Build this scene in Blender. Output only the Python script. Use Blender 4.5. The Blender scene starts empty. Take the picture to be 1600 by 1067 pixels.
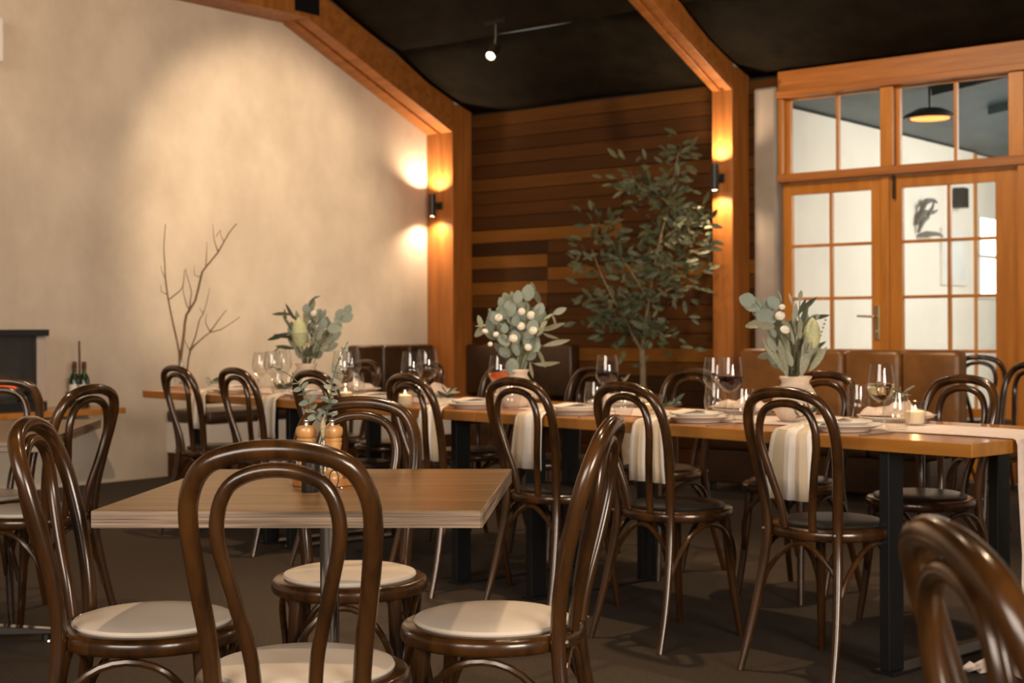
import bpy, bmesh, math, random
from mathutils import Matrix, Vector
sc = bpy.context.scene
col = sc.collection
rnd = random.Random(7)

# ------------------------------------------------------------------ camera
F, TH, H = 2222.0, math.radians(.25), 1.10
cam = bpy.data.cameras.new('camera')
cam.lens, cam.sensor_width = 50.0, 36.0
cam.shift_y = -21.5 / 1600
cam.clip_start = .05
cam.dof.use_dof = True
cam.dof.focus_distance = 3.1
cam.dof.aperture_fstop = 6.3
co = bpy.data.objects.new('camera', cam)
co.location = (0, 0, H)
co.rotation_euler = (math.pi / 2, TH, 0)
col.objects.link(co)
sc.camera = co
sc.view_settings.view_transform = 'Standard'
sc.view_settings.look = 'None'
sc.view_settings.exposure = 0.14
sc.view_settings.gamma = 1.0
sc.view_settings.use_curve_mapping = False
sc.cycles.use_denoising = True
sc.cycles.sample_clamp_indirect = 4.0
sc.cycles.max_bounces = 10
sc.cycles.transparent_max_bounces = 24


def ray(u, v):
    a, b = (u - 800) / F, (512 - v) / F
    return (a * math.cos(TH) + b * math.sin(TH), 1, -a * math.sin(TH) + b * math.cos(TH))


def on(u, v, z):
    r = ray(u, v); t = (z - H) / r[2]
    return Vector((r[0] * t, t, z))


def at(u, v, Y):
    r = ray(u, v)
    return Vector((r[0] * Y, Y, H + r[2] * Y))


# ------------------------------------------------------------------ room frame
RA = math.radians(39)
CX, CY = -.604, 13.09
UX, UY = math.cos(RA), -math.sin(RA)      # along the plank wall
DX, DY = math.sin(RA), math.cos(RA)       # into the plank wall


def room(x, y, z=0):
    return Vector((CX + UX * x + DX * y, CY + UY * x + DY * y, z))


def u_on(px, y):                           # room x of a picture column on the plane room y
    r = ray(px, 400)[0]
    ox, oy = CX + DX * y, CY + DY * y
    return (r * oy - ox) / (UX - r * UY)


def y_on(px, x):                           # room y of a picture column on the plane room x
    r = ray(px, 600)[0]
    ox, oy = CX + UX * x, CY + UY * x
    return (r * oy - ox) / (DX - r * DY)


# ------------------------------------------------------------------ world, lights
w = bpy.data.worlds.new('world'); sc.world = w
w.use_nodes = True
bg = w.node_tree.nodes['Background']
bg.inputs[0].default_value = (1.0, .88, .74, 1)
bg.inputs[1].default_value = .13


def lamp(kind, loc, energy, color, target=None, **kw):
    l = bpy.data.lights.new(kind.lower() + '_lamp', kind)
    l.energy = energy; l.color = color
    for k, v in kw.items(): setattr(l, k, v)
    o = bpy.data.objects.new(kind.lower() + '_lamp', l)
    o.location = loc
    if target is not None:
        o.rotation_euler = (Vector(target) - Vector(loc)).to_track_quat('-Z', 'Y').to_euler()
    col.objects.link(o)
    return o


WARM = (1.0, .66, .36)
WARM2 = (1.0, .72, .45)
# first lamp: daylight through the glazed front of the room, behind and to the right of the camera
lamp('AREA', (3.6, -3.2, 2.2), 360, (1.0, .86, .70), (-.3, 4.5, .6), shape='RECTANGLE', size=2.6, size_y=1.8)
lamp('AREA', (-3.2, -3.0, 2.7), 300, (1.0, .85, .71), (-.6, 3.4, .5), shape='RECTANGLE', size=4.5, size_y=2.2)  # soft fill added behind left of the camera to brighten the seats
# ceiling spot washing the plaster wall
lamp('SPOT', room(3.3, -2.5, 3.45), 430, (1.0, .75, .49), room(0, -2.15, 2.05), spot_size=math.radians(50), spot_blend=.6, shadow_soft_size=.05)
lamp('SPOT', room(3.4, -5.4, 3.45), 215, (1.0, .70, .45), room(0, -4.0, 1.5), spot_size=math.radians(104), spot_blend=.9, shadow_soft_size=.06)
# ceiling spots over the tables
for (x, y, tx, ty, e) in ((.2, 5.4, .5, 5.2, 190), (-1.1, 7.0, -.9, 7.1, 190), (1.9, 6.2, 1.3, 5.4, 160), (-.1, 3.9, -.35, 3.3, 130), (-1.9, 4.6, -2, 5, 110), (.9, 2.6, .4, 2.2, 90)):
    lamp('SPOT', (x, y, 3.45), e, WARM2, (tx, ty, .7), spot_size=math.radians(80), spot_blend=.8, shadow_soft_size=.05)
# spot grazing the plank wall and the door side
lamp('SPOT', room(1.9, -2.6, 3.4), 80, WARM, room(1.6, 0, 1.3), spot_size=math.radians(85), spot_blend=.8, shadow_soft_size=.05)
lamp('SPOT', room(4.6, -3.2, 3.4), 200, WARM2, room(4.6, 0, 1.6), spot_size=math.radians(74), spot_blend=.8, shadow_soft_size=.05)
# lamp close under the cloth of the right bay, above the frame
lamp('POINT', room(4.0, -2.4, 3.45), 30, WARM2, shadow_soft_size=.04)
# daylight in the room beyond the glazed doors
lamp('AREA', room(6.2, 3.0, 2.6), 150, (1.0, .95, .86), room(3.2, 2.5, 1.2), shape='RECTANGLE', size=3.0, size_y=2.0)


# ------------------------------------------------------------------ materials
def new_mat(name):
    m = bpy.data.materials.new(name); m.use_nodes = True
    nt = m.node_tree
    return m, nt, nt.nodes['Principled BSDF']


def setp(b, **kw):
    for k, v in kw.items():
        b.inputs[k.replace('_', ' ')].default_value = v


def mat(name, c, rough=.5, metal=0., c2=None, scale=(8, 8, 8), detail=4., ramp=(.35, .65), bump=0., bscale=None, coat=0., sheen=0.):
    m, nt, b = new_mat(name)
    setp(b, Base_Color=(*c, 1), Roughness=rough, Metallic=metal)
    if coat: setp(b, Coat_Weight=coat, Coat_Roughness=.12)
    if sheen: setp(b, Sheen_Weight=sheen)
    if c2 or bump:
        tc = nt.nodes.new('ShaderNodeTexCoord'); mp = nt.nodes.new('ShaderNodeMapping')
        mp.inputs['Scale'].default_value = scale
        nt.links.new(tc.outputs['Object'], mp.inputs['Vector'])
        n = nt.nodes.new('ShaderNodeTexNoise'); n.inputs['Scale'].default_value = 1; n.inputs['Detail'].default_value = detail
        n.inputs['Roughness'].default_value = .6
        nt.links.new(mp.outputs[0], n.inputs['Vector'])
        if c2:
            r = nt.nodes.new('ShaderNodeValToRGB')
            r.color_ramp.elements[0].position, r.color_ramp.elements[1].position = ramp
            r.color_ramp.elements[0].color = (*c, 1); r.color_ramp.elements[1].color = (*c2, 1)
            nt.links.new(n.outputs['Fac'], r.inputs[0]); nt.links.new(r.outputs[0], b.inputs['Base Color'])
        if bump:
            bp = nt.nodes.new('ShaderNodeBump'); bp.inputs['Strength'].default_value = bump; bp.inputs['Distance'].default_value = .01
            src = n
            if bscale:
                src = nt.nodes.new('ShaderNodeTexNoise'); src.inputs['Scale'].default_value = bscale; src.inputs['Detail'].default_value = 3
                nt.links.new(tc.outputs['Object'], src.inputs['Vector'])
            nt.links.new(src.outputs['Fac'], bp.inputs['Height']); nt.links.new(bp.outputs[0], b.inputs['Normal'])
    return m


def glass_mat(name, tint=(1, 1, 1), ior=1.45, boost=1.0):
    m = bpy.data.materials.new(name); m.use_nodes = True
    nt = m.node_tree; nt.nodes.clear()
    o = nt.nodes.new('ShaderNodeOutputMaterial'); mx = nt.nodes.new('ShaderNodeMixShader')
    t = nt.nodes.new('ShaderNodeBsdfTransparent'); g = nt.nodes.new('ShaderNodeBsdfGlossy')
    t.inputs[0].default_value = (*tint, 1); g.inputs['Roughness'].default_value = .02
    fr = nt.nodes.new('ShaderNodeLayerWeight'); fr.inputs['Blend'].default_value = .5
    pw = nt.nodes.new('ShaderNodeMath'); pw.operation = 'POWER'; pw.inputs[1].default_value = 3.8
    mm = nt.nodes.new('ShaderNodeMath'); mm.operation = 'MULTIPLY_ADD'; mm.inputs[1].default_value = .5 * boost; mm.inputs[2].default_value = .045 * boost; mm.use_clamp = True
    nt.links.new(fr.outputs['Facing'], pw.inputs[0]); nt.links.new(pw.outputs[0], mm.inputs[0]); nt.links.new(mm.outputs[0], mx.inputs[0])
    nt.links.new(t.outputs[0], mx.inputs[1]); nt.links.new(g.outputs[0], mx.inputs[2]); nt.links.new(mx.outputs[0], o.inputs[0])
    return m


def glow(name, c, s):
    m, nt, b = new_mat(name)
    setp(b, Base_Color=(*c, 1), Emission_Color=(*c, 1), Emission_Strength=s)
    return m


CHAIR = mat('bentwood_stain', (.024, .0090, .0022), .24, c2=(.078, .030, .0065), scale=(14, 14, 2.5), coat=.35)
SEATW = mat('cream_vinyl', (.70, .61, .52), .38, bump=.05, bscale=300)
SEATB = mat('black_vinyl', (.018, .016, .014), .33, bump=.05, bscale=300)
CHROME = mat('chrome', (.75, .75, .75), .12, 1.)
STEEL = mat('brushed_steel', (.62, .6, .57), .28, 1.)
BLACK = mat('black_steel', (.008, .008, .009), .38)
OAK = mat('grey_oak_laminate', (.125, .064, .021), .33, c2=(.27, .150, .058), scale=(2.2, 55, 30), detail=6, bump=.08)
OAKE = mat('grey_oak_edge', (.09, .06, .04), .5, c2=(.40, .28, .19), scale=(3, 3, 190), detail=5)
HONEY = mat('honey_timber_top', (.36, .135, .020), .28, c2=(.50, .205, .036), scale=(1.6, 26, 16), detail=5, coat=.3)
CEDAR = mat('cedar_timber', (.29, .095, .016), .45, c2=(.43, .155, .032), scale=(16, 16, 1.3), detail=5)
CEDARX = mat('cedar_timber_across', (.29, .095, .016), .45, c2=(.43, .155, .032), scale=(1.3, 16, 16), detail=5)
DOORW = mat('door_timber', (.40, .140, .014), .42, c2=(.54, .205, .026), scale=(14, 14, 1.5), detail=4)
PLASTER = mat('lime_plaster', (.52, .44, .355), .85, c2=(.69, .595, .49), scale=(1.9, 1.9, 1.5), detail=8, ramp=(.30, .66), bump=.06)
WHITEP = mat('white_plaster', (.70, .64, .58), .8, c2=(.76, .71, .66), scale=(3, 3, 3))
ANNEXW = mat('annex_wall_paint', (.78, .74, .66), .8, c2=(.84, .80, .72), scale=(2, 2, 2))
ANNEXC = mat('annex_ceiling_paint', (.055, .085, .10), .5, c2=(.075, .11, .125), scale=(2, 2, 2))
FABRIC = mat('black_ceiling_cloth', (.011, .0085, .0055), .8, c2=(.019, .015, .0095), scale=(5, 5, 5))
FABRIC.node_tree.nodes['Principled BSDF'].inputs['Specular IOR Level'].default_value = .05
CARPET = mat('brown_carpet', (.022, .013, .0062), .95, c2=(.056, .034, .0165), scale=(90, 90, 90), detail=6, ramp=(.3, .7), bump=.5)
LEATHER = mat('brown_leather', (.15, .058, .012), .34, c2=(.24, .098, .022), scale=(4, 4, 4), bump=.45, bscale=9)
LEATHD = mat('dark_brown_leather', (.028, .0125, .0045), .32, c2=(.05, .0225, .008), scale=(4, 4, 4), bump=.2, bscale=45)
LINEN = mat('blush_linen', (.64, .50, .42), .9, c2=(.72, .58, .50), scale=(40, 40, 40), sheen=.2, bump=.1)
CREAMC = mat('cream_linen', (.72, .63, .53), .9, c2=(.80, .72, .63), scale=(40, 40, 40), sheen=.2)
CHINA = mat('white_china', (.80, .74, .67), .18)
STONE = mat('blush_stoneware', (.66, .52, .40), .6, c2=(.76, .63, .51), scale=(20, 20, 20))
GLASS = glass_mat('clear_glass', (.975, .975, .97), 1.5, 1.05)
PANE = glass_mat('window_glass', (.97, .98, .97), 1.45, 1.0)
MILLW = mat('olive_wood', (.50, .24, .075), .35, c2=(.66, .36, .13), scale=(30, 30, 6), coat=.3)
TRAYW = mat('tray_wood', (.33, .13, .035), .4, c2=(.45, .2, .06), scale=(8, 30, 8))
WAX = mat('candle_wax', (.85, .70, .50), .5)
FLAME = glow('candle_flame', (1.0, .62, .22), 14)
BULB = glow('lamp_bulb', (1.0, .78, .48), 22)
REDW = mat('red_wine', (.012, .001, .002), .08)
WHITEW, _nt, _b = new_mat('white_wine')
setp(_b, Base_Color=(.97, .90, .62, 1), Roughness=.02, IOR=1.33, Transmission_Weight=1.0)
for m_ in (REDW,): m_.node_tree.nodes['Principled BSDF'].inputs['Specular IOR Level'].default_value = .12
ROSE = mat('blush_cocktail', (.62, .12, .03), .15)
EUCA = mat('eucalyptus_leaf', (.17, .205, .165), .55, c2=(.30, .345, .285), scale=(25, 25, 25))
SAGE = mat('sage_leaf', (.20, .21, .14), .55, c2=(.34, .345, .25), scale=(25, 25, 25))
DARKL = mat('dark_olive_leaf', (.040, .050, .030), .5, c2=(.075, .085, .055), scale=(25, 25, 25))
TREEL = mat('olive_tree_leaf', (.055, .066, .030), .5, c2=(.125, .14, .072), scale=(20, 20, 20))
BUDM = mat('protea_bud', (.42, .46, .22), .6, c2=(.60, .58, .36), scale=(4, 4, 30))
PETAL = mat('cream_petal', (.78, .74, .62), .7)
STEMM = mat('green_stem', (.10, .115, .055), .6)
BARK = mat('pale_bark', (.20, .15, .085), .8, c2=(.30, .235, .14), scale=(20, 20, 6))
TWIG = mat('dry_twig', (.115, .065, .032), .8, c2=(.20, .12, .06), scale=(30, 30, 8))
BOTG = mat('green_bottle_glass', (.012, .030, .008), .12)
FOIL = mat('bottle_foil', (.10, .035, .015), .4)
PAPER = mat('cream_paper', (.78, .72, .62), .7)
BLACKP = mat('black_plastic', (.012, .011, .010), .35)
WHITEPL = mat('white_plastic', (.80, .78, .74), .4)
INK = mat('black_ink', (.01, .01, .01), .6)
BRASS = mat('satin_brass', (.55, .45, .27), .32, 1.)
WROUGHT = mat('bronze_wire', (.10, .055, .03), .45, .6)
FIREBOX = mat('firebox_black', (.02, .019, .017), .5)
EMBER = glow('ember_glow', (.9, .12, .03), .5)


def stripe_mat():
    m, nt, b = new_mat('striped_linen')
    setp(b, Roughness=.9, Sheen_Weight=.2)
    uv = nt.nodes.new('ShaderNodeUVMap'); sx = nt.nodes.new('ShaderNodeSeparateXYZ'); nt.links.new(uv.outputs[0], sx.inputs[0])
    r = nt.nodes.new('ShaderNodeValToRGB'); r.color_ramp.interpolation = 'CONSTANT'
    cr = r.color_ramp; A, B = (.87, .80, .73, 1), (.68, .54, .38, 1)
    cr.elements[0].position = 0; cr.elements[0].color = A
    cr.elements[1].position = .10; cr.elements[1].color = B
    for p, c in ((.36, A), (.66, B), (.92, A)):
        e = cr.elements.new(p); e.color = c
    nt.links.new(sx.outputs[0], r.inputs[0]); nt.links.new(r.outputs[0], b.inputs['Base Color'])
    return m


STRIPE = stripe_mat()
# plank tones: real colour differences between boards
PLANKS = [mat('plank_tone', tuple(c * .75 for c in t), .58, c2=t, scale=(1.2, 10, 26), detail=5) for t in
          ((.058, .0210, .0044), (.078, .0285, .0052), (.108, .041, .007), (.20, .080, .012), (.036, .0138, .0034))]
for m_ in PLANKS: m_.node_tree.nodes['Principled BSDF'].inputs['Specular IOR Level'].default_value = .15


# ------------------------------------------------------------------ mesh helpers
class MB:
    def __init__(s): s.v, s.f, s.uv = [], [], None

    def add(s, vs, fs):
        n = len(s.v); s.v += [tuple(p) for p in vs]; s.f += [tuple(i + n for i in f) for f in fs]
        return s

    def box(s, x0, x1, y0, y1, z0, z1):
        v = [(x, y, z) for z in (z0, z1) for y in (y0, y1) for x in (x0, x1)]
        return s.add(v, [(0, 2, 3, 1), (4, 5, 7, 6), (0, 1, 5, 4), (2, 6, 7, 3), (0, 4, 6, 2), (1, 3, 7, 5)])

    def prism(s, pts, axis, a, b):          # polygon pts in the two other axes, extruded along axis
        def P(p, t):
            return {'x': (t, p[0], p[1]), 'y': (p[0], t, p[1]), 'z': (p[0], p[1], t)}[axis]
        n = len(pts)
        v = [P(p, a) for p in pts] + [P(p, b) for p in pts]
        f = [tuple(range(n)), tuple(range(2 * n - 1, n - 1, -1))] + [(i, (i + 1) % n, n + (i + 1) % n, n + i) for i in range(n)]
        return s.add(v, f)

    def lathe(s, prof, seg=24, cx=0, cy=0, cz=0, sx=1, sy=1):
        v, f, k = [], [], len(prof)
        for i in range(seg):
            a = 2 * math.pi * i / seg
            for r, z in prof: v.append((cx + r * math.cos(a) * sx, cy + r * math.sin(a) * sy, cz + z))
        for i in range(seg):
            j = (i + 1) % seg
            for q in range(k - 1): f.append((i * k + q, j * k + q, j * k + q + 1, i * k + q + 1))
        return s.add(v, f)

    def tube(s, pts, rad, seg=10, closed=False, caps=True, sub=0):
        P = [Vector(p) for p in pts]
        R = list(rad) if hasattr(rad, '__len__') else [rad] * len(P)
        if sub:
            P, R = smooth(P, R, sub, closed)
        n = len(P); v = []; f = []
        prev = None
        for i in range(n):
            if closed: t = P[(i + 1) % n] - P[i - 1]
            else: t = P[min(i + 1, n - 1)] - P[max(i - 1, 0)]
            t.normalize()
            if prev is None:
                up = Vector((0, 0, 1)) if abs(t.z) < .9 else Vector((1, 0, 0))
                a = t.cross(up).normalized()
            else:
                a = (prev - t * prev.dot(t)).normalized()
            prev = a; b = t.cross(a)
            for k in range(seg):
                q = 2 * math.pi * k / seg
                v.append(P[i] + (a * math.cos(q) + b * math.sin(q)) * R[i])
        for i in range(n if closed else n - 1):
            j = (i + 1) % n
            for k in range(seg):
                l = (k + 1) % seg
                f.append((i * seg + k, i * seg + l, j * seg + l, j * seg + k))
        if caps and not closed:
            f.append(tuple(range(seg - 1, -1, -1))); f.append(tuple((n - 1) * seg + k for k in range(seg)))
        return s.add(v, f)


def smooth(P, R, sub, closed=False):
    n = len(P); oP, oR = [], []
    rng = n if closed else n - 1
    for i in range(rng):
        g = (lambda k: k % n) if closed else (lambda k: min(max(k, 0), n - 1))
        p0, p1, p2, p3 = P[g(i - 1)], P[g(i)], P[g(i + 1)], P[g(i + 2)]
        r1, r2 = R[g(i)], R[g(i + 1)]
        for q in range(sub):
            t = q / sub
            oP.append(.5 * ((2 * p1) + (p2 - p0) * t + (2 * p0 - 5 * p1 + 4 * p2 - p3) * t * t + (3 * p1 - p0 - 3 * p2 + p3) * t ** 3))
            oR.append(r1 + (r2 - r1) * t)
    if not closed: oP.append(P[-1]); oR.append(R[-1])
    return oP, oR


def mesh(name, mb, m, sm=True, uvs=None):
    me = bpy.data.meshes.new(name)
    me.from_pydata(mb.v, [], mb.f); me.validate()
    me.materials.append(m)
    bm = bmesh.new(); bm.from_mesh(me); bmesh.ops.recalc_face_normals(bm, faces=bm.faces); bm.to_mesh(me); bm.free()
    if uvs:
        l = me.uv_layers.new(name='UVMap')
        for lp in me.loops: l.data[lp.index].uv = uvs[lp.vertex_index]
    if sm:
        me.polygons.foreach_set('use_smooth', [True] * len(me.polygons))
        me.set_sharp_from_angle(angle=math.radians(42))
    return me


def obj(name, mb, m=None, parent=None, sm=True, loc=None, rz=None, bev=0., label=None, solid=0., uvs=None):
    me = mb if isinstance(mb, bpy.types.Mesh) else mesh(name, mb, m, sm, uvs)
    o = bpy.data.objects.new(name, me); col.objects.link(o)
    if parent: o.parent = parent
    if loc is not None: o.location = loc
    if rz is not None: o.rotation_euler = (0, 0, rz)
    if bev:
        b = o.modifiers.new('bevel', 'BEVEL'); b.width = bev; b.segments = 2; b.limit_method = 'ANGLE'
    if solid:
        b = o.modifiers.new('solid', 'SOLIDIFY'); b.thickness = solid; b.offset = 0
    if label: o['label'] = label
    return o


def tag(o, label, cat, group=None):
    o['label'] = label; o['category'] = cat
    if group: o['group'] = group
    return o


def thing(name, label, cat, loc=(0, 0, 0), rz=0., group=None):
    o = bpy.data.objects.new(name, None); o.empty_display_size = .1
    o.location = loc; o.rotation_euler = (0, 0, rz); col.objects.link(o)
    return tag(o, label, cat, group)


def struct(name, mb=None, m=None, sm=False, bev=0.):
    if mb is None:
        o = bpy.data.objects.new(name, None); col.objects.link(o)
    else:
        o = obj(name, mb, m, sm=sm, bev=bev)
    o.location = (CX, CY, 0); o.rotation_euler = (0, 0, -RA); o['kind'] = 'structure'
    return o


def copy_tree(o, parent=None):
    c = o.copy(); col.objects.link(c)
    if parent: c.parent = parent
    for ch in o.children: copy_tree(ch, c)
    return c


def copies(proto, first, loc, rz, label, group=None):
    o = proto if first else copy_tree(proto)
    o.location = loc; o.rotation_euler = (0, 0, rz); o['label'] = label
    if group: o['group'] = group
    return o


# ================================================================== SETTING
# floor
struct('floor', MB().box(-.2, 12, -15, 8, -.1, 0), CARPET)
# plaster wall on the left
struct('wall_left', MB().box(-.2, 0, -15, .1, 0, 4.3), PLASTER)
o = struct('baseboard_left', MB().box(.0, .012, -15, -4.2, .0, .10), PLASTER, bev=.003)
# plank wall: a backing and individual boards
PW = u_on(1180, 0)
wb = struct('wall_back', MB().box(0, PW + .25, .03, .1, 0, 3.1), mat('batten_black', (.012, .006, .004), .8))
rows = 26; ph = 3.02 / rows
tones = [1, 1, 0, 4, 2, 0, 0, 2, 0, 1, 4, 2, 3, 0, 3, 4, 3, 1, 2, 1, 1, 0, 1, 2, 1, 1]
ju, jl = u_on(972, 0), u_on(855, 0)
pk = 0
for r in range(rows):
    z0 = r * ph
    ztop = z0 + ph
    # boards break at two joint lines, higher and lower
    cuts = [0, jl, PW + .2] if ztop < 1.95 else ([0, ju, PW + .2] if ztop < 2.35 else [0, PW + .2])
    for k in range(len(cuts) - 1):
        t = tones[r] if k == 0 else tones[(r * 5 + 3) % rows]
        if r < 6: t = rnd.choice((0, 1, 4))
        if ztop > 2.0: t = rnd.choice((1, 1, 1, 0)) if r % 5 else 2
        d = rnd.uniform(0, .008)
        obj('plank', MB().box(cuts[k] + .002, cuts[k + 1] - .002, d, .03, z0 + .003, ztop - .002), PLANKS[t], wb, sm=False, bev=.003)


# posts and rafters of cedar
def truss(n, u0, u1, ydep, tie, z0, sl):
    p = struct('trim_%d' % n)
    obj('post', MB().box(u0, u1, -ydep, -.001, 0, 3.10), CEDAR, p, sm=False, bev=.004)
    um = (u0 + u1) / 2
    t0, t1 = ydep - .02, ydep + 1.72

    def z(t): return z0 + sl * (t - ydep)
    hgt = .27
    obj('rafter', MB().prism([(-t0, z(t0) + .012), (-t1, z(t1) + .012), (-t1, z(t1) + hgt), (-t0, z(t0) + hgt)], 'x', u0, u1), CEDARX, p, sm=False, bev=.003)
    g = .022
    for a, b in ((u0 + .004, um - g), (um + g, u1 - .004)):
        obj('soffit_batten', MB().prism([(-t0, z(t0) - .012), (-t1, z(t1) - .012), (-t1, z(t1) + .014), (-t0, z(t0) + .014)], 'x', a, b), CEDARX, p, sm=False, bev=.003)
    if tie:
        obj('tie_beam', MB().box(u0, u1, -t1 - 5, -t1 + .02, z(t1), z(t1) + hgt), CEDAR, p, sm=False, bev=.003)
        obj('steel_bracket', MB().box(u0 - .001, u1 + .008, -t1 - .16, -t1 + .10, z(t1) + .03, z(t1) + hgt + .02), BLACK, p, sm=False)
    return p


PD = .26
lu0, lu1 = 0.001, u_on(708, -PD)
ru0, ru1 = u_on(1113.5, -PD), u_on(1145, -PD)
truss(1, lu0, lu1, PD, True, 2.86, .42)
truss(2, ru0, ru1, PD, True, 2.93, .44)

# ceiling of black cloth sheets stretched between battens
c = struct('ceiling', MB().box(-.2, 12, -15, .1, 4.30, 4.4), mat('roof_dark', (.01, .009, .008), .9))
prof = [(0.08, 3.03), (-.6, 3.28), (-1.2, 3.55), (-1.9, 3.86), (-2.6, 4.02), (-3.6, 4.10)] + [(-4.6 - i, 4.12) for i in range(10)]


def cz(y):
    for (y0, z0), (y1, z1) in zip(prof, prof[1:]):
        if y1 <= y <= y0: return z0 + (z1 - z0) * (y0 - y) / (y0 - y1)
    return prof[-1][1]


xs = [lu1, ru0, ru1, 6.0, 9.0, 11.5]
ys = [.06, -1.0, -1.95, -2.9, -4.2, -5.8, -8.0, -12.0]
for a, b in zip(xs, xs[1:]):
    if a == ru0: continue
    for ya, yb in zip(ys, ys[1:]):
        mb = MB(); nx, ny = 14, 8; vs = []
        for j in range(ny + 1):
            y = ya + (yb - ya) * j / ny
            for i in range(nx + 1):
                s = i / nx
                sag = .03 * math.sin(math.pi * j / ny) ** .7 + .02 * math.sin(math.pi * s) * (.6 + .4 * math.sin(s * 9 + j * .3))
                vs.append((a + (b - a) * s, y, cz(max(y, -13)) - sag))
        mb.add(vs, [(j * (nx + 1) + i, j * (nx + 1) + i + 1, (j + 1) * (nx + 1) + i + 1, (j + 1) * (nx + 1) + i) for j in range(ny) for i in range(nx)])
        obj('cloth_sheet', mb, FABRIC, c, solid=.004)

# white return wall between post and doors
wr0, wr1 = u_on(1178, -.12), u_on(1213, -.12)
struct('wall_right', MB().box(wr0, wr1, -.12, .12, 0, 2.93), mat('grey_plaster', (.25, .21, .18), .85, c2=(.29, .25, .22), scale=(3, 3, 3)), bev=.02)
# door head beam and frame
U0, U1 = wr1 + .001, 6.6
hb = struct('trim_3')
obj('head_beam', MB().box(U0, U1, -.09, .09, 2.885, 3.04), CEDARX, hb, sm=False, bev=.004)
obj('head_strip', MB().box(U0, U1, -.115, .02, 2.835, 2.884), CEDARX, hb, sm=False, bev=.004)
obj('rail', MB().box(U0, U1, -.10, .07, 2.195, 2.255), CEDARX, hb, sm=False, bev=.004)
for a, b in ((U0, 3.50), (4.29, 4.385), (5.225, 5.33)):
    obj('mullion', MB().box(a, b, -.085, .07, 2.256, 2.834), DOORW, hb, sm=False, bev=.004)
obj('jamb', MB().box(5.285, 5.45, -.085, .08, 0, 2.194), DOORW, hb, sm=False, bev=.004)
struct('wall_door_side', MB().box(5.45, 12, -.06, .1, 0, 3.03), WHITEP)


def glazed(name, u0, u1, z0, z1, st, rows_, colsx, m=DOORW, y=0.):
    # frame of stiles and rails, muntins, one pane per opening
    d = struct(name)
    l, r_, b, t = st
    obj('stile', MB().box(u0, u0 + l, y - .022, y + .022, z0, z1), m, d, sm=False, bev=.003)
    obj('stile', MB().box(u1 - r_, u1, y - .022, y + .022, z0, z1), m, d, sm=False, bev=.003)
    obj('bottom_rail', MB().box(u0 + l, u1 - r_, y - .022, y + .022, z0, z0 + b), m, d, sm=False, bev=.003)
    obj('top_rail', MB().box(u0 + l, u1 - r_, y - .022, y + .022, z1 - t, z1), m, d, sm=False, bev=.003)
    gx = [u0 + l] + colsx + [u1 - r_]; gz = [z0 + b] + rows_ + [z1 - t]
    h = .0115
    for x in colsx: obj('muntin', MB().box(x - h, x + h, y - .018, y + .018, gz[0], gz[-1]), m, d, sm=False, bev=.003)
    for z in rows_:
        for a, b2 in zip(gx, gx[1:]):
            obj('muntin', MB().box(a + (h if a != gx[0] else 0), b2 - (h if b2 != gx[-1] else 0), y - .017, y + .017, z - h, z + h), m, d, sm=False, bev=.003)
    for a, b2 in zip(gx, gx[1:]):
        for c0, c1 in zip(gz, gz[1:]):
            obj('pane', MB().box(a, b2, y - .002, y + .002, c0, c1), PANE, d, sm=False)
    return d


d1 = glazed('door_1', U0 + .005, 4.285, .02, 2.19, (3.545 - U0 - .005, .095, .5, .09), [.92, 1.31, 1.71], [3.865])
d2 = glazed('door_2', 4.29, 5.28, .02, 2.19, (.14, .17, .5, .09), [.92, 1.31, 1.71], [4.775])
obj('astragal', MB().box(4.275, 4.335, -.04, -.023, .02, 2.19), DOORW, d2, sm=False, bev=.004)
hx = u_on(1372, 0)
hd = obj('handle_plate', MB().box(hx - .022, hx + .022, -.034, -.023, 1.00, 1.25), BRASS, d1, sm=False, bev=.003)
obj('lever', MB().tube([(hx, -.03, 1.17), (hx, -.075, 1.17), (hx - .02, -.08, 1.17), (hx - .13, -.08, 1.175)], .008, 8, sub=3), BRASS, hd)
obj('keyhole', MB().lathe([(0, 0), (.01, 0), (.01, .01), (0, .012)], 10), BRASS, hd, loc=(hx, -.036, 1.06))
glazed('window_1', 3.50, 4.29, 2.256, 2.834, (.035, .012, .012, .012), [], [u_on(1310.5, 0)])
glazed('window_2', 4.385, 5.225, 2.256, 2.834, (.03, .012, .012, .012), [], [u_on(1495, 0)])
glazed('window_3', 5.33, 6.2, 2.256, 2.834, (.03, .012, .012, .012), [], [5.76])
dx0 = u_on(1399, -.03)
obj('door_stop_bolt', MB().box(dx0 - .008, dx0 + .008, -.062, -.042, 2.02, 2.19), BLACKP, d2, sm=False)

# room beyond the doors
AX = 3.22
struct('wall_outer', MB().box(AX - .15, AX, .12, 4.55, 0, 2.87), ANNEXW)
struct('wall_outer_end', MB().box(AX - .15, 9, 7.9, 8.0, 0, 4), ANNEXW)
struct('wall_outer_far', MB().box(AX - .15, AX - .03, 4.581, 7.9, 0, 2.87), ANNEXW)
struct('floor_outer', MB().box(AX, 9, .12, 8, 0, .01), mat('pale_floor', (.5, .44, .36), .5, c2=(.6, .54, .46), scale=(3, 3, 3)))
ca = struct('ceiling_outer', MB().prism([(AX - .15, 2.87), (9, 3.7), (9, 3.8), (AX - .15, 2.97)], 'y', .12, 8), ANNEXC)
for yy in (1.2, 2.5, 3.8, 5.1):
    obj('ceiling_beam', MB().prism([(AX + .9, 2.87 + .9 * .148 - .06), (9, 3.58), (9, 3.7), (AX + .9, 2.87 + 1.05 * .148)], 'y', yy, yy + .1), ANNEXC, ca, sm=False)
tj = struct('trim_4')
obj('jamb', MB().box(AX - .14, AX + .012, 4.50, 4.58, 0, 2.865), DOORW, tj, sm=False, bev=.004)


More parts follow.
